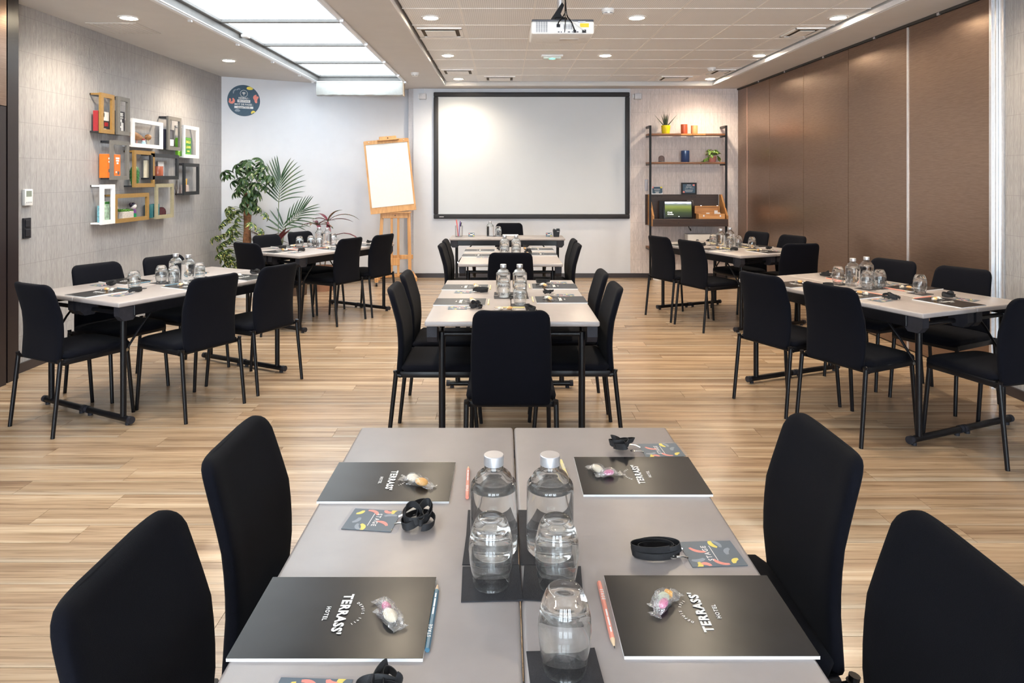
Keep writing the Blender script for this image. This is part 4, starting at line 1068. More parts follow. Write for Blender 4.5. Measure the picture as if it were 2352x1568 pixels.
for k, (x, w) in enumerate(((0, .09), (0, .08), (-.035, .05), (.04, .06), (0, .12), (0, .11), (0, .10))): lt.lim(x - w / 2, x + w / 2, .034 - k * .013 + (.013 if k == 3 else 0), .037 - k * .013 + (.013 if k == 3 else 0), 0, .0003)
lt.xf(wallxf(0, -.0095, .083)).build('lettering', M_PRINT, t, smooth=0)
for x, z in ((.07, .136), (-.075, .036)): MB().lim(x - .014, x + .014, -.0098, -.009, z - .012, z + .012).build('print_mark', M_PINK, t)
# tablet / monitor
t = thing('tablet_computer', 'tablet computer showing a green field lock screen on the drop desk', 'tablet', on_shelf(2.528, .06, .802))
MB().rbox((0, .012, .20), (.43, .014, .275), .006, 2, rx=R(-8)).build('case', M_BLACK, t)
def screen_mat():
    m, nt, b = new_mat('field_wallpaper'); tc = N(nt, 'ShaderNodeTexCoord'); sp_ = N(nt, 'ShaderNodeSeparateXYZ'); L(nt, tc.outputs['Generated'], sp_.inputs[0])
    mp = N(nt, 'ShaderNodeMapping'); mp.inputs['Scale'].default_value = (3.0, 1, 14); L(nt, tc.outputs['Generated'], mp.inputs[0])
    nz = N(nt, 'ShaderNodeTexNoise', i_Scale=1.0, i_Detail=4.0, i_Distortion=.8); L(nt, mp.outputs[0], nz.inputs['Vector'])
    ad = N(nt, 'ShaderNodeMath', operation='MULTIPLY_ADD', i_1=.16); L(nt, nz.outputs[0], ad.inputs[0]); L(nt, sp_.outputs[2], ad.inputs[2])
    c = ramp(nt, ad.outputs[0], [(0.10, (.006, .012, .006)), (0.35, (.018, .034, .012)), (0.55, (.06, .09, .018)), (0.75, (.15, .19, .04)), (0.92, (.10, .14, .12)), (0.95, (.25, .30, .42)), (1.0, (.55, .6, .75))])
    L(nt, c, b.inputs['Base Color']); L(nt, c, b.inputs['Emission Color']); b.inputs['Emission Strength'].default_value = .3; b.inputs['Roughness'].default_value = .3
    return m
TM = Matrix.Translation((0, .004, .205)) @ Matrix.Rotation(R(-8), 4, 'X')
MB().box((0, -.0008, .005), (.385, .0012, .225)).xf(TM).build('display', screen_mat(), t)
lt = MB(); text(lt, '12:46', .045, -.125, -.045, 0, .0, width=.068); lt.lim(-.158, -.132, -.077, -.069, 0, .0002); lt.lim(-.126, -.072, -.077, -.069, 0, .0002); lt.lim(.0, .012, -.108, -.098, 0, .0002)
lt.xf(TM @ Matrix.Translation((0, -.0018, .005)) @ Matrix.Rotation(R(90), 4, 'X')).build('lettering', emit('screen_white_text', (.9, .9, .9), .8), t, smooth=0)
MB().lim(-.20, .21, -.03, .0, .052, .064).build('stand_strip', M_CREAM, t); MB().lim(-.13, .16, -.155, -.03, .0, .008).xf(Matrix.Translation((0, .0, .05))).build('keyboard', M_BLACK, t)
MB().lim(-.27, -.20, .02, .05, .0, .33).build('back_stand', M_BLACK, t); MB().box((0, .02, .03), (.2, .06, .06)).build('foot', M_BLACK, t)
t = thing('socket_plate', 'white double socket plate on the drop desk back', 'socket', on_shelf(2.735, .213, 1.08))
MB().rbox((0, -.004, 0), (.09, .008, .115), .003, 1).build('plate', M_PVC, t); MB().lim(-.004, .002, -.009, -.008, -.01, .03).build('slot', M_PRINTD, t)
t = thing('wooden_box', 'open wooden storage box with clasps on the drop desk', 'box', on_shelf(2.965, -.02, .801))
M_BOX = wood('box_wood', (.46, .20, .07), (.66, .34, .13), .45, 3, 30, 30)
for a in ((-.185, .185, -.075, -.065, 0, .155), (-.185, .185, .065, .075, 0, .155), (-.185, -.175, -.065, .065, 0, .155), (.175, .185, -.065, .065, 0, .155), (-.175, .175, -.065, .065, 0, .008)): MB().lim(*a).build('side_panel', M_BOX, t)
lid = MB().lim(-.185, .165, .085, .095, .155, .262).build('lid', M_BOX, t, (-.015, 0, 0))
for a in ((-.185, .165, .055, .085, .252, .262), (-.185, -.175, .055, .085, .155, .252), (.155, .165, .055, .085, .155, .252)): MB().lim(*a).build('lid_edge', M_BOX, lid)
for x in (-.115, .12): MB().lim(x - .008, x + .008, -.079, -.075, .115, .14).build('clasp', M_CHROME, t); MB().lim(x - .01, x + .01, .06, .08, .262, .272).build('clasp', M_CHROME, t)
for x, h, k in ((-.04, .168, 0), (.085, .20, 1), (.13, .17, 2)): MB().lim(x - .024, x + .024, -.02 + k * .03, -.016 + k * .03, .01, h).build('file_card', M_PAGE, t)
t = thing('storage_box', 'white box with a round finger hole on the lowest shelf', 'box', on_shelf(2.87, .09, .4755))
MB().rbox((0, 0, .088), (.44, .19, .176), .004, 1).build('carton', M_PVC, t)
MB().tube((-.085, -.0965, .085), (-.085, -.094, .085), .026, 20).build('finger_hole', M_PRINTD, t); MB().lim(-.222, .222, -.097, .097, .172, .181).build('lid', M_PVC, t)
t = thing('waste_bin', 'small white bin with a wooden rim under the shelving', 'bin', (2.24, 9.86, 0))
MB().lathe([(0, 0), (.075, 0), (.095, .27), (.090, .27), (.072, .01), (0, .01)], 28).build('body', M_PVC, t); MB().lathe([(.088, .255), (.097, .255), (.098, .275), (.088, .275), (.088, .255)], 28).build('rim', M_OAKS, t)
t = thing('desk_strap', 'short black strap hanging under the drop desk', 'strap', (2.67, 9.80, .70))
MB().path([(-.015, 0, .08), (0, -.01, .04), (.018, -.01, .005), (.024, -.01, .01), (.012, -.01, .045)], .006, 6).build('loop', M_BLACK, t)

# ------------------------------------------------------------------ box frames on the left wall
def onx(px, py, X): Y = X * F / (px - CX); return Vector((X, Y, CH - (py - CY) * Y / F))
GOLD = mat('frame_gold', (.29, .165, .045), .45, var=.08); GREY = mat('frame_grey', (.155, .145, .132), .5); WHT = mat('frame_white', (.80, .79, .80), .45); BLK = mat('frame_black', (.020, .021, .025), .45); KHK = mat('frame_khaki', (.33, .29, .185), .5)
XFR = XL + .105
ZOOM = lambda zx, zy: (200 + zx / 4.611, 190 + zy / 4.611)
FRS = [('gold', GOLD, 150, 102, 530, 292, 'tall gold box frame at the top left of the wall cluster'), ('grey', GREY, 327, 140, 548, 455, 'tall grey box frame next to the top left gold one'),
       ('white', WHT, 484, 373, 678, 806, 'wide white box frame in the upper middle of the wall cluster'), ('grey', GREY, 861, 350, 710, 1000, 'grey box frame at the upper right of the wall cluster'),
       ('white', WHT, 1025, 447, 793, 1187, 'tall white box frame at the far right of the wall cluster'), ('grey', GREY, 260, 607, 1028, 448, 'tall grey box frame with orange boxes in the middle row'),
       ('gold', GOLD, 500, 712, 1108, 718, 'gold box frame with the cactus in the middle row'), ('black', BLK, 678, 745, 1025, 972, 'wide black box frame with the terracotta pot'),
       ('black', BLK, 1028, 850, 1190, 1190, 'black box frame with the pencil pot at the right'), ('white', WHT, 157, 1078, 1505, 298, 'narrow white box frame at the bottom left'),
       ('gold', GOLD, 300, 1180, 1490, 658, 'wide gold box frame with the dolls in the bottom row'), ('khaki', KHK, 735, 1070, 1445, 920, 'khaki box frame with the teal cup in the bottom row')]
BX = []
for nm, m_, x0, yt, yb, x1, lb in FRS:
    a = onx(*ZOOM(x0, yt), XFR); b = onx(*ZOOM(x0, yb), XFR); c = onx(*ZOOM(x1, yt), XFR)
    y0, y1, z0, z1 = a.y, c.y, b.z, a.z; BX.append((y0, y1, z0, z1))
    t = thing('box_frame', lb, 'box frame', (XL, (y0 + y1) / 2, z0), group='box frames on the left wall'); hw = (y1 - y0) / 2; h = z1 - z0; bw = .038; D = .105
    for q in ((-hw, hw, h - bw, h), (-hw, hw, 0, bw), (-hw, -hw + bw, bw, h - bw), (hw - bw, hw, bw, h - bw)):
        MB().lim(D - .022, D, q[0], q[1], q[2], q[3]).build('frame_bar', m_, t)
    dk = BLK if nm in ('gold', 'grey', 'black') else m_
    MB().lim(.002, D - .022, -hw + .003, hw - .003, .004, .018).build('bottom_shelf', dk, t)
    MB().lim(.002, D - .022, -hw + .003, -hw + .02, h - .02, h - .004).build('top_arm', dk if nm != 'gold' else m_, t); MB().lim(.002, D - .022, hw - .02, hw - .003, h - .02, h - .004).build('top_arm', dk if nm != 'gold' else m_, t)
    MB().lim(.002, .010, -hw + .003, hw - .003, h - .02, h - .004).build('wall_rail', dk, t)
def inbox(i, f, h=0, dx=.05):   # point on the shelf of frame i, f along it
    y0, y1, z0, z1 = BX[i]; return (XL + dx, y0 + (y1 - y0) * f, z0 + .0185 + h)
FACE = Matrix.Rotation(R(90), 4, 'Z') @ Matrix.Rotation(R(90), 4, 'X')     # text facing +x
def book(label, i, f, w, h, th, mc, lines=(), tm=None, cat='book', name='book', dx=.05, marks=()):
    """upright book, cover facing the room"""
    t = thing(name, label, cat, inbox(i, f, 0, dx))
    MB().lim(-th / 2, th / 2, -w / 2, w / 2, 0, h).build('cover', mc, t); MB().lim(-th / 2 + .002, th / 2 - .002, -w / 2 + .002, w / 2 + .001, .002, h + .0008).build('pages', M_PAGE, t)
    if lines:
        lt = MB()
        for k, (s_, z, wd) in enumerate(lines):
            if s_: text(lt, s_, .03, 0, z, 0, .0015, width=wd)
            else: lt.lim(-wd / 2, wd / 2, z - .008, z + .008, -.0002, 0)       # unreadable small print
        lt.xf(Matrix.Translation((th / 2 + .0012, 0, 0)) @ FACE).build('lettering', tm or M_PRINT, t, smooth=0)
    for (y0, y1, z0, z1, m_) in marks: MB().lim(th / 2, th / 2 + .0008, y0, y1, z0, z1).build('print_mark', m_, t)
    return t
M_REDB = mat('book_red', (.34, .02, .028), .45); M_DGB = mat('book_dark', (.035, .035, .045), .5); M_ORB = mat('box_orange', (.85, .17, .015), .45); M_GRB = mat('book_green', (.16, .42, .03), .45); M_DGRB = mat('book_deep_green', (.03, .20, .03), .45); M_TEALP = mat('book_teal', (.13, .40, .42), .5)
book('red spined book inside the top left gold frame', 0, .16, .05, .18, .045, M_REDB, ((None, .13, .022), (None, .10, .016), (None, .07, .022), (None, .04, .018)))
book('black and white photo book inside the top left gold frame', 0, .60, .15, .185, .02, M_DGB, ((None, .02, .05),), marks=((-.03, .07, .10, .18, M_PAGE), (-.07, .0, .13, .17, M_GREYP), (.0, .06, .05, .085, M_REDB)))
book('dark book with bold white title inside the top grey frame', 1, .50, .17, .205, .03, M_DGB, (('CITIES', .175, .11), ('BE GOOD', .145, .11), ('FOR', .115, .08), (None, .06, .05)), marks=((.02, .06, .02, .10, M_PAGE),))
book('narrow dark blue book inside the upper right grey frame', 3, .05, .05, .20, .05, mat('book_navy', (.012, .014, .04), .4))
book('dark patterned book inside the upper right grey frame', 3, .50, .14, .205, .02, M_DGB, marks=((-.02, .06, .03, .10, M_PAGE), (-.03, .03, .11, .19, M_PRINTD)))
book('lime green book beside the far right white frame', 4, -.02, .09, .20, .03, M_GRB, marks=((-.03, .0, .05, .08, M_PAGE), (.0, .03, .12, .15, M_YEL), (-.03, -.01, .14, .17, M_REDB)))
book('green book with yellow title inside the far right white frame', 4, .52, .15, .215, .025, M_DGRB, (('BALLS', .165, .11), ('LAWN', .105, .11), (None, .06, .06)), M_YEL, marks=((-.06, .06, .195, .205, M_GRB), (-.06, .06, .02, .035, M_GRB)))
book('left orange tea box inside the middle grey frame', 5, .02, .085, .215, .07, M_ORB, ((None, .175, .05), (None, .145, .045)), cat='box', name='tea_box', marks=((-.02, .01, .05, .08, M_PRINTD),))
book('right orange tea box inside the middle grey frame', 5, .44, .095, .215, .07, M_ORB, ((None, .180, .06), (None, .158, .05), (None, .135, .03)), cat='box', name='tea_box', marks=((.0, .03, .03, .06, M_PRINTD), (-.03, -.01, .045, .06, M_PAGE)))
book('first cream book inside the black frame behind the gold one', 7, .02, .05, .175, .03, M_CREAM); book('second cream book inside the black frame', 7, .22, .05, .175, .03, M_PAGE)
book('white card leaning at the back of the black frame', 7, .62, .12, .17, .006, M_PAGE, dx=.02, marks=((.0, .035, .07, .11, M_GREYB),))
book('green leaf printed booklet inside the narrow white frame', 9, .72, .11, .185, .012, mat('leaf_print', (.42, .58, .46), .5, var=.5, scale=35), marks=((-.02, .05, .16, .18, M_DGRB),)); book('teal patterned booklet inside the narrow white frame', 9, .30, .06, .15, .012, mat('teal_print', (.22, .48, .55), .5, var=.5, scale=50))
# wooden birds
M_BIRD = wood('bird_wood', (.22, .10, .035), (.36, .18, .07), .4, 8, 40, 40)
t = thing('wooden_bird', 'long brown wooden bird on pink legs inside the white frame', 'ornament', inbox(2, .26))
rb = []
for k in range(13):
    s = k / 12; r = .048 * math.sin(math.pi * min(1, (.06 + s * .9))) ** .7 * (1 - .55 * s) + .003; c = (0, -.10 + .25 * s, .105 - .03 * s)
    rb.append([(c[0] + r * .7 * math.cos(a), c[1], c[2] + r * math.sin(a)) for a in [2 * math.pi * j / 12 for j in range(12)]])
MB().loft(rb).build('body', M_BIRD, t)
for y in (-.05, -.03, .02): MB().tube((0, y, 0), (0, y + .01, .075), .003, 8).build('leg', M_PINK, t)
t = thing('wooden_bird', 'small round wooden bird on cream legs inside the white frame', 'ornament', inbox(2, .66))
MB().sphere((0, 0, .095), .034, 16, 10, (.9, 1.15, .9)).build('body', M_BIRD, t); MB().tube((0, -.03, .10), (0, -.085, .085), .006, 8, .002).build('beak', M_BIRD, t)
for y in (-.012, .018): MB().tube((0, y, 0), (0, y * .7, .07), .003, 8).build('leg', M_CREAM, t)
t = thing('toy_figure', 'little pale blue figurine with a red cap inside the white frame', 'ornament', inbox(2, .45, 0, .07))
MB().lathe([(0, 0), (.022, 0), (.020, .04), (.008, .05), (0, .05)], 16).build('body', mat('pale_blue', (.42, .62, .74), .5), t); MB().sphere((0, 0, .056), .014, 12, 8).build('head', M_PAGE, t); MB().lathe([(.015, .058), (.013, .068), (0, .076)], 14).build('cap', M_REDB, t)
t = thing('cactus', 'green bobbly cactus ornament inside the gold frame', 'cactus', inbox(6, .28))
M_CACT = mat('cactus_green', (.035, .15, .045), .45, var=.5, scale=90, bump=.8, bscale=120)
MB().lathe([(0, 0), (.028, 0), (.036, .04), (.041, .09), (.041, .14), (.034, .17), (.018, .187), (0, .192)], 20).build('stem', M_CACT, t)
cm = MB().sphere((0, 0, 0), .006, 6, 4).mesh('bobble', M_CACT)
for k in range(60):
    s = (k + .5) / 60; z = .01 + .165 * s; r = interp([(0, .028), (.04, .036), (.09, .041), (.14, .041), (.19, .02)], z); a = k * 2.4; put('bobble', cm, t, (r * math.cos(a), r * math.sin(a), z))
def pot(label, i, f, r, h, m_, cat='pot', name='ceramic_pot', handle=False):
    t = thing(name, label, cat, inbox(i, f)); MB().lathe([(0, 0), (r * .95, 0), (r, .006), (r, h - .003), (r * .96, h), (r * .9, h - .002), (r * .88, h - .03), (0, h - .03)], 28).build('body', m_, t); return t
pot('glossy terracotta mug inside the black frame', 7, .42, .050, .120, mat('terracotta_gloss', (.36, .10, .055), .15), 'mug', 'mug')
pot('teal cup behind the khaki frame', 11, -.12, .040, .135, mat('teal_glaze', (.018, .12, .14), .3)); pot('second teal cup inside the khaki frame', 11, .22, .040, .135, mat('teal_glaze_b', (.020, .14, .17), .3))
t = thing('glass_dome', 'mauve glass dome inside the khaki frame', 'ornament', inbox(11, .56)); MB().lathe([(0, 0), (.043, 0), (.046, .05), (.038, .078), (.022, .094), (0, .098)], 28).build('dome', M_MAUVEG, t, smooth=60); MB().lathe([(0, .004), (.036, .004), (.036, .014), (0, .014)], 20).build('base', mat('mauve_base', (.22, .12, .13), .4), t)
t = thing('planter', 'concrete planter of green moss inside the wide gold frame', 'planter', inbox(10, .42)); MB().rbox((0, 0, .04), (.075, .19, .08), .004, 1).build('trough', mat('concrete', (.50, .46, .43), .8, var=.15, scale=60), t)
mo = MB(); rg = random.Random(9)
for k in range(70): mo.sphere((rg.uniform(-.03, .03), rg.uniform(-.085, .085), .083 + .012 * rg.random()), .011, 6, 4)
tag(mo.build('moss', mat('moss_green', (.055, .16, .02), .8, var=.4, scale=80), t), kind='stuff')
M_HAIR = mat('hair_dark', (.016, .008, .022), .4); M_SKINW = mat('doll_face', (.80, .70, .66), .5)
for lb, f, mh, mb_, mw in (('wooden doll with pale hair at the left of the moss planter', .14, M_CREAM, mat('doll_blue', (.10, .20, .30), .45), M_OAKS), ('wooden doll with dark bun and green skirt right of the moss planter', .68, M_HAIR, mat('doll_green', (.0, .22, .07), .45), mat('doll_purple', (.13, .03, .19), .45))):
    t = thing('wooden_doll', lb, 'doll', inbox(10, f))
    MB().lathe([(0, 0), (.026, 0), (.028, .04), (.027, .055), (0, .055)], 20).build('skirt', mb_, t); MB().lathe([(0, .055), (.027, .055), (.024, .085), (.012, .096), (0, .096)], 20).build('torso', mw, t)
    MB().sphere((0, 0, .122), .029, 16, 10).build('head', M_SKINW, t)
    hr = MB(); hr.sphere((-.006, 0, .130), .030, 16, 10, (1, 1.06, .95)); hr.sphere((-.016, -.022, .142), .016, 10, 8); hr.build('hair', mh, t)
t = thing('pencil_pot', 'clear pot of pencils inside the black frame at the right', 'pencil pot', inbox(8, .35)); MB().lim(-.03, .03, -.032, .032, 0, .095).build('pot', film('peach_plastic', (.95, .72, .58), .12, .1, .35), t)
for k, (m_, y, l) in enumerate(((M_YPENC, -.02, .03), (M_BLACK, -.012, -.01), (M_CORAL, 0, .012), (M_CORAL, .008, -.005), (M_ORANGE, .016, .02), (M_BLACK, .022, -.012))): MB().tube((0, y, .005), (l * .3, y + l, .165), .0045, 6).build('pencil', m_, t)
t = thing('twig_bundle', 'thin dark twigs leaning left of the black pencil frame', 'twigs', inbox(8, -.12, -.02, .04)); rg = random.Random(3)
for k in range(7): MB().path([(0, 0, -.0), (rg.uniform(-.01, .01), rg.uniform(-.02, .02), .08), (rg.uniform(-.02, .02), rg.uniform(-.06, .05), .17 + .05 * rg.random())], [.0025, .002, .001], 5).build('twig', M_DKWOOD, t)

# ------------------------------------------------------------------ round wifi sticker on the slanted wall
mk_ = (AW1.y - AW0.y) / (AW1.x - AW0.x)
p = at(560, 231, (AW0.y - mk_ * AW0.x) / (1 - mk_ * (560 - CX) / F))
t = thing('wall_sticker', 'round navy network sticker high on the slanted white wall', 'wall sticker', p + nrm * .0015, AWANG)
SM = Matrix.Rotation(R(90), 4, 'X'); RS = .205
circ = lambda r, n=48, cx=0, cy=0: [(cx + r * math.cos(2 * math.pi * k / n), cy + r * math.sin(2 * math.pi * k / n)) for k in range(n)]
MB().prism(circ(RS), 0, .0012, SM).build('disc', M_NAVY, t)
def inside(q, r=RS * .99): return [(x * min(1, r / max(1e-6, math.hypot(x, y))), y * min(1, r / max(1e-6, math.hypot(x, y)))) for x, y in q]
m_ = MB(); [m_.flat(inside(q), .0016, SM) for q in (arc_mark(-.155, -.005, .03, .026, -150, 60), arc_mark(-.20, -.0, .03, .02, -60, 40), arc_mark(.165, .045, .03, .03, 100, 250), arc_mark(.20, .01, .05, .03, 110, 220))]; m_.build('print_mark', M_PINK, t, smooth=0)
m_ = MB(); [m_.flat(inside(q), .0016, SM) for q in ([(.075 + .042 * math.cos(k * .5236), .165 + .022 * math.sin(k * .5236)) for k in range(12)], arc_mark(.12, -.16, .02, .022, 0, 200))]; m_.build('print_mark', M_YEL, t, smooth=0)
m_ = MB(); [m_.flat(inside(q), .0016, SM) for q in (arc_mark(-.09, .10, .04, .014, 100, 200), arc_mark(-.06, .12, .03, .012, 60, 160), arc_mark(-.08, -.16, .03, .03, 30, 150))]; m_.build('print_mark', M_GREYB, t, smooth=0)
lt = MB(); text(lt, 'RÉSEAU :', .03, 0, .030, .002, .0006, width=.13); text(lt, 'MOT DE PASSE :', .03, 0, -.052, .002, .0006, width=.23); lt.lim(-.08, .08, -.018, .018, .0013, .0018); lt.v[-8:] = [(x, y - .008, z) for x, y, z in lt.v[-8:]]
lt.lim(-.118, .118, -.104, -.074, .0013, .0018)
ring_o, ring_i = circ(.047, 32, 0, .092), circ(.043, 32, 0, .092)
n0 = len(lt.v); lt.v += [(x, y, .002) for x, y in ring_o + ring_i]; lt.f += [(n0 + k, n0 + (k + 1) % 32, n0 + 32 + (k + 1) % 32, n0 + 32 + k) for k in range(32)]
for r in (.012, .022, .032): lt.flat(arc_mark(0, .075, r, .0055, 45, 135), .002)
lt.flat(circ(.005, 10, 0, .073), .002); lt.xf(SM).build('lettering', M_PRINT, t, smooth=0)
lt = MB(); text(lt, 'MH-STAGE', .03, 0, -.008, .0022, .0003, width=.13); text(lt, 'stage75018', .03, 0, -.089, .0022, .0003, width=.16); lt.xf(SM).build('lettering', M_PRINTD, t, smooth=0)

# ------------------------------------------------------------------ easel with paper pad
M_EAS = wood('easel_beech', (.50, .24, .085), (.68, .38, .16), .45, 40, 40, 3)
t = thing('studio_easel', 'beech wooden easel on castors holding a tilted paper board', 'easel', (-1.50, 9.47, 0), R(12))
for x in (-.20, .20): MB().rbox((x, .06, .52), (.045, .03, .95), .003, 1, ry=R(3 if x < 0 else -1)).build('side_post', M_EAS, t)
for x in (-.045, .045): MB().rbox((x, .045, .72), (.032, .03, 1.25), .003, 1).build('centre_post', M_EAS, t)
MB().rbox((0, .035, .30), (.13, .03, .10), .003, 1).build('post_block', M_EAS, t); MB().rbox((0, .03, .945), (.36, .03, .075), .004, 1).build('tray_block', M_EAS, t)
MB().rbox((0, .0, .990), (.44, .07, .02), .003, 1).build('tray', M_EAS, t); MB().rbox((0, .07, .36), (.50, .025, .06), .003, 1).build('cross_bar', M_EAS, t)
for x in (-.26, .26):
    MB().rbox((x, .08, .085), (.05, .60, .06), .005, 1).build('base_runner', M_EAS, t)
    for y in (-.19, .35):
        c = MB().tube((x - .012, y, .026), (x + .012, y, .026), .026, 14).build('castor', M_BLACK, t); MB().lim(x - .016, x + .016, y - .012, y + .012, .03, .056).build('castor_fork', M_CHROME, c)
MB().rbox((0, .10, .10), (.50, .06, .05), .004, 1).build('base_bar', M_EAS, t)
for dz in (0, 1):
    for q in ((.018, .006), (.006, .018)): MB().box((0, .0135, .945), (q[0], .003, q[1])).build('star_knob', M_BLACK, t)
MB().path([(.21, .08, .55), (.18, .10, .30)], .004, 6).build('stay', M_CHROME, t)
bd = thing('drawing_board', 'wooden board with blank white paper clamped on the easel', 'drawing board', (-1.515, 9.43, 1.005), R(12))
BM = Matrix.Rotation(R(-9), 4, 'X') @ Matrix.Rotation(R(-5.5), 4, 'Y')
M_BRD = wood('board_edge', (.44, .21, .07), (.60, .33, .13), .45, 30, 30, 3)
MB().box((-.0, 0, .50), (.625, .018, 1.02)).xf(BM).build('board', M_BRD, bd); MB().box((.0, -.0125, .525), (.575, .004, .90)).xf(BM).build('paper', mat('flip_paper', (.62, .61, .59), .6, var=.02), bd)
MB().box((0, -.014, .985), (.60, .014, .055)).xf(BM).build('clamp_bar', M_BRD, bd)
for x in (-.24, .24): MB().sphere((x, -.024, .985), .009, 10, 6).xf(BM).build('screw', M_CHROME, bd)
tc_ = MB().rbox((.02, .0, 1.022), (.30, .07, .016), .003, 1).xf(BM).build('top_clamp', M_EAS, t, (-.015, -.06, .99)); MB().rbox((.02, .035, 1.056), (.24, .02, .055), .006, 1).xf(BM).build('clamp_plate', M_EAS, tc_)
for q in ((.020, .007), (.007, .020)): MB().box((.02, .024, 1.056), (q[0], .003, q[1])).xf(BM).build('star_knob', M_BLACK, tc_)

# ------------------------------------------------------------------ plants in the corner
M_SCH = leaf_mat('umbrella_leaf', (.009, .032, .009), (.022, .060, .016), (.26, .30, .08), .18)
M_SCHV = leaf_mat('variegated_leaf', (.012, .038, .011), (.028, .075, .020), (.50, .49, .16), .60)
M_BARK = mat('trunk_bark', (.16, .070, .030), .85, var=.45, scale=38, bump=.6, bscale=60)
M_PALM = mat('palm_green', (.020, .056, .022), .38, var=.3, scale=25)
M_STEM = mat('stem_green', (.12, .17, .07), .5)
def palmate(n, L_, W_, m_, droop):
    m = MB()
    for k in range(n):
        a = 2 * math.pi * k / n + .2 * math.sin(k * 5); b = blade(L_ * (.85 + .15 * math.sin(k * 3.1)), W_, droop, 5, .2)
        b.xf(Matrix.Rotation(a, 4, 'Z') @ Matrix.Translation((.012, 0, 0)) @ Matrix.Rotation(R(18), 4, 'Y')); m.add(b.v, b.f)
    m.path([(0, 0, 0), (0, 0, -.05)], .002, 5)
    return m.mesh('leaf', m_, 40)
def make_pot_plain(t, r, h, m_):
    MB().lathe([(0, 0), (r * .92, 0), (r * .94, .01), (r, h), (r * .93, h), (r * .90, h - .05), (0, h - .05)], 32).build('planter_pot', m_, t)
    MB().lathe([(0, h - .045), (r * .89, h - .045)], 24).build('soil', mat('soil_' + t.name, (.03, .02, .012), .95), t)
t = thing('umbrella_plant', 'tall variegated umbrella plant with thick trunk in the corner', 'potted plant', (-3.19, 8.50, 0))
make_pot_plain(t, .17, .34, M_PVC)
MB().path([(-.01, 0, .30), (0, 0, .7), (.005, .0, 1.0), (0, .01, 1.28)], [.052, .050, .048, .044], 14).build('trunk', M_BARK, t)
pm = [palmate(8, .135, .0195, M_SCH, .40), palmate(7, .120, .018, M_SCH, .6), palmate(7, .115, .019, M_SCHV, .45), palmate(6, .100, .018, M_SCHV, .5)]
rg = random.Random(12)
def leaf_at(me, x, y, z, tilt, az): put('leaf', me, t, (x, y, z), (0, tilt, az))
for k in range(38):     # crown
    a = k * 2.4; q = (k + .5) / 38; z = 1.71 - .62 * q; r = (.10 + .22 * math.sin(math.pi * min(1, q * 1.1 + .12))) * rg.uniform(.55, 1.0)
    x, y = r * math.cos(a) + .03, r * .7 * math.sin(a)
    leaf_at(pm[k % 2], x, min(y, .16), z, rg.uniform(.25, .9), a + rg.uniform(-.3, .3))
    MB().path([(0, .0, max(1.15, z - .22)), (x * .5, min(y, .16) * .5, z - .07), (x, min(y, .16), z - .03)], .0035, 5).build('stalk', M_STEM, t)
leaf_at(pm[0], -.27, -.05, 1.55, .6, 3.0); leaf_at(pm[0], .22, -.10, 1.55, .6, -.3); leaf_at(pm[1], .26, -.08, 1.46, .8, -.4)
for k in range(46):     # lower variegated shoots, drooping to the left
    q = (k + .5) / 46; sd = -1 if k % 5 else 1; z = 1.12 - .92 * q
    if sd > 0 and z < .55: sd = -1
    r = (.10 + .20 * rg.random()) * (1 if sd < 0 else .8) * (1 - .35 * max(0, q - .6)); x = sd * r - (.04 if sd < 0 else 0); y = rg.uniform(-.20, .08)
    leaf_at(pm[2 + k % 2], x, y, z, rg.uniform(.4, 1.1), (math.pi if sd < 0 else 0) + rg.uniform(-.8, .8))
    MB().path([(0, 0, max(.36, z - .02)), (x * .6, y * .6, z + .02), (x, y, z - .02)], .003, 5).build('stalk', M_STEM, t)

t = thing('kentia_palm', 'slender kentia palm with arching fronds beside the umbrella plant', 'potted plant', (-2.80, 8.72, 0))
make_pot_plain(t, .15, .34, mat('basket_pot', (.34, .24, .14), .8, var=.3, scale=70))
def frond(pts, nleaf, L_, W_, spread, plane):
    """rachis through pts with paired leaflets; plane gives the sideways direction"""
    P = [Vector(p) for p in pts]
    fo = MB().path(P, [.006] + [.005] * (len(P) - 2) + [.002], 6).build('frond', M_STEM, t)
    i0 = len(P) - 3 if len(P) > 3 else 0
    for k in range(nleaf):
        s = (k // 2 + .5) / (nleaf / 2); side = 1 if k % 2 else -1
        a, b = P[-2], P[-1]; base = a.lerp(b, s); ax = (b - a).normalized()
        sidev = (plane - ax * plane.dot(ax)).normalized() * side
        ang = R(58 - 44 * s) * spread; dirv = (ax * math.cos(ang) + sidev * math.sin(ang)).normalized()
        upv = Vector((0, -.85, .55)); zz = (upv - dirv * upv.dot(dirv)).normalized(); nn = zz.cross(dirv).normalized()
        b_ = blade(L_ * (.70 + .45 * math.sin(math.pi * (s * .8 + .1))), W_, (.12 + .30 * (1 - s)) * (1.5 if side > 0 else .5), 7, .25)
        Mx = Matrix((dirv, nn, zz)).transposed().to_4x4(); Mx.translation = base
        if Mx.determinant() < 0: Mx = Matrix((dirv, -nn, zz)).transposed().to_4x4(); Mx.translation = base
        b_.xf(Mx).build('leaflet', M_PALM, fo)
PX = Vector((1, 0, 0))
frond([(-.07, 0, .30), (-.075, 0, .7), (-.07, 0, 1.14), (-.035, -.02, 1.48)], 20, .34, .0105, .95, PX)
frond([(-.05, 0, .30), (-.02, -.02, .60), (.03, -.03, .86), (.26, -.06, 1.06)], 16, .27, .0085, .75, Vector((.4, 0, -1)))
frond([(-.05, 0, .30), (-.02, -.04, .60), (.0, -.06, .76), (.02, -.08, .88)], 8, .26, .011, 1.4, PX)
MB().path([(-.07, 0, .30), (-.065, 0, .42), (-.06, 0, .58)], [.028, .024, .012], 10).build('stem_sheath', mat('palm_sheath', (.36, .25, .12), .7, var=.3), t)

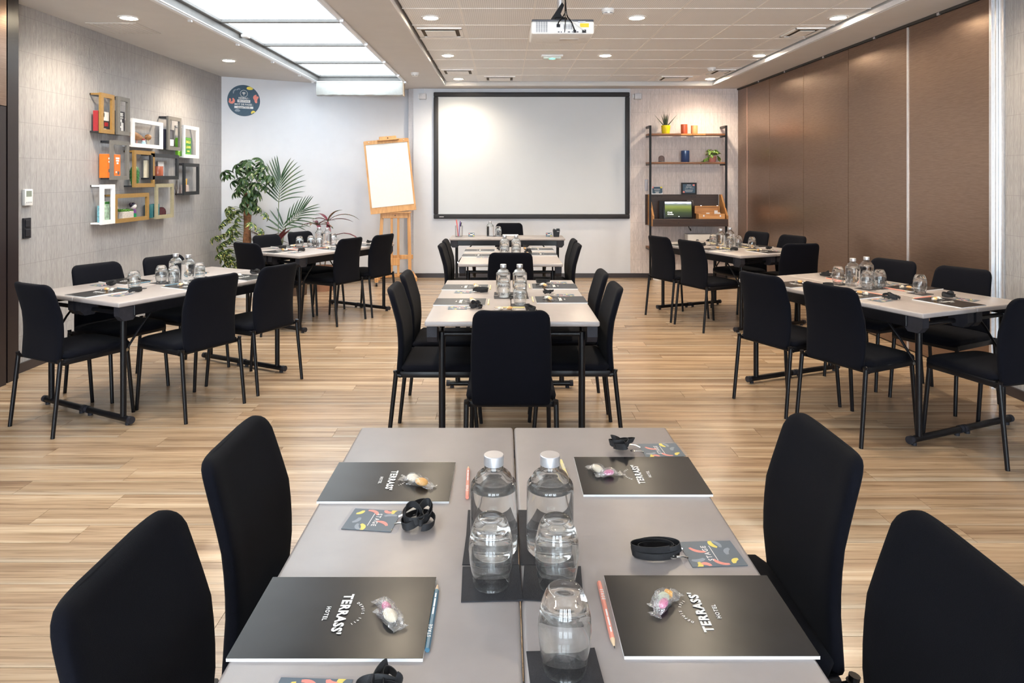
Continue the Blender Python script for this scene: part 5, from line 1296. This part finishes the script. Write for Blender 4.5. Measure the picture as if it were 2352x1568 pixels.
def strap_leaf(t, m_, base, az, rise, L_, W_, droop, name='leaf'):
    n = 9; rings = []; d_ = Vector((math.cos(az), math.sin(az), 0)); sd = Vector((-math.sin(az), math.cos(az), 0)); P = Vector(base); ang = rise
    for i in range(n + 1):
        s = i / n; w = W_ * max(.04, math.sin(math.pi * (s * .93 + .06)) ** .8)
        up = Vector((-d_.x * math.sin(ang), -d_.y * math.sin(ang), math.cos(ang)))
        rings.append([P - sd * w + up * w * .3, P, P + sd * w + up * w * .3, P - up * .001]); P = P + (d_ * math.cos(ang) + Vector((0, 0, math.sin(ang)))) * L_ / n; ang -= droop / n
    MB().loft(rings).build(name, m_, t)
M_TI = mat('ti_burgundy', (.120, .012, .026), .35, var=.5, scale=18); M_TIG = leaf_mat('ti_green_pink', (.025, .045, .018), (.055, .085, .03), (.45, .17, .15), .6)
t = thing('ti_plant', 'burgundy leaved ti plant behind the far left table', 'potted plant', (-2.36, 8.92, 0))
make_pot_plain(t, .14, .32, mat('clay_pot', (.32, .16, .10), .8))
for x, zt in ((-.06, .86), (.06, .92)): MB().path([(x * .4, 0, .28), (x, 0, .6), (x * 1.1, 0, zt)], .008, 8).build('stem', mat('ti_stem', (.10, .07, .05), .7), t)
rg = random.Random(6)
for k in range(9): strap_leaf(t, M_TIG if k % 2 else M_TI, (-.066, 0, .84), k * 2.4 + .3, R(rg.uniform(15, 60)), rg.uniform(.18, .27), .026, R(80))
for k, (az, rise, ln, dr_) in enumerate(((.1, 40, .40, 85), (.2, 20, .30, 50), (3.3, 35, .20, 70), (-.4, 60, .26, 60), (-1.2, -50, .30, 20), (2.6, 50, .22, 60))): strap_leaf(t, M_TI if k % 3 else M_TIG, (.066, 0, .90), az, R(rise), ln * 1.12, .030, R(dr_))
for k, (az, rise, ln, dr_) in enumerate(((3.3, 10, .34, 25), (-.2, 25, .5, 70), (.3, 35, .45, 110), (-.6, 45, .50, 150), (-.1, 60, .62, 150))): strap_leaf(t, (M_TI, M_TIG)[k % 2], (.05, -.02, .58), az, R(rise), ln * 1.1, .030, R(dr_))
t = thing('ti_plant', 'small reddish ti plant between the umbrella plant and the palm', 'potted plant', (-3.0, 8.62, 0))
make_pot_plain(t, .12, .40, M_PVC)
for k in range(13): strap_leaf(t, (M_TI, M_TIG, M_TIG)[k % 3], (0, 0, .62 - .02 * (k % 4)), k * 2.4, R(rg.uniform(20, 80)), rg.uniform(.24, .34), .030, R(70))
MB().path([(0, 0, .36), (0, 0, .63)], .012, 8).build('stem', M_BARK, t)
for k, (az, ln) in enumerate(((-.5, .34), (-.75, .36), (-2.6, .40), (-2.2, .30))): strap_leaf(t, M_TI if k < 2 else M_TIG, (.12 if k < 2 else .0, -.05, .58), az, R(48 if k < 2 else 12), ln * 1.15, .034, R(15))
t = thing('grass_plant', 'dry tufted grassy plant behind the far left table', 'potted plant', (-2.60, 8.60, 0))
make_pot_plain(t, .13, .38, mat('brown_pot', (.10, .06, .04), .7)); M_DRY = mat('dry_grass', (.34, .24, .12), .8, var=.3)
for k in range(40): strap_leaf(t, M_DRY if k % 3 else M_PALM, (0, 0, .42), k * 2.4, R(rg.uniform(20, 75)), rg.uniform(.16, .30), .006, R(110), 'blade')
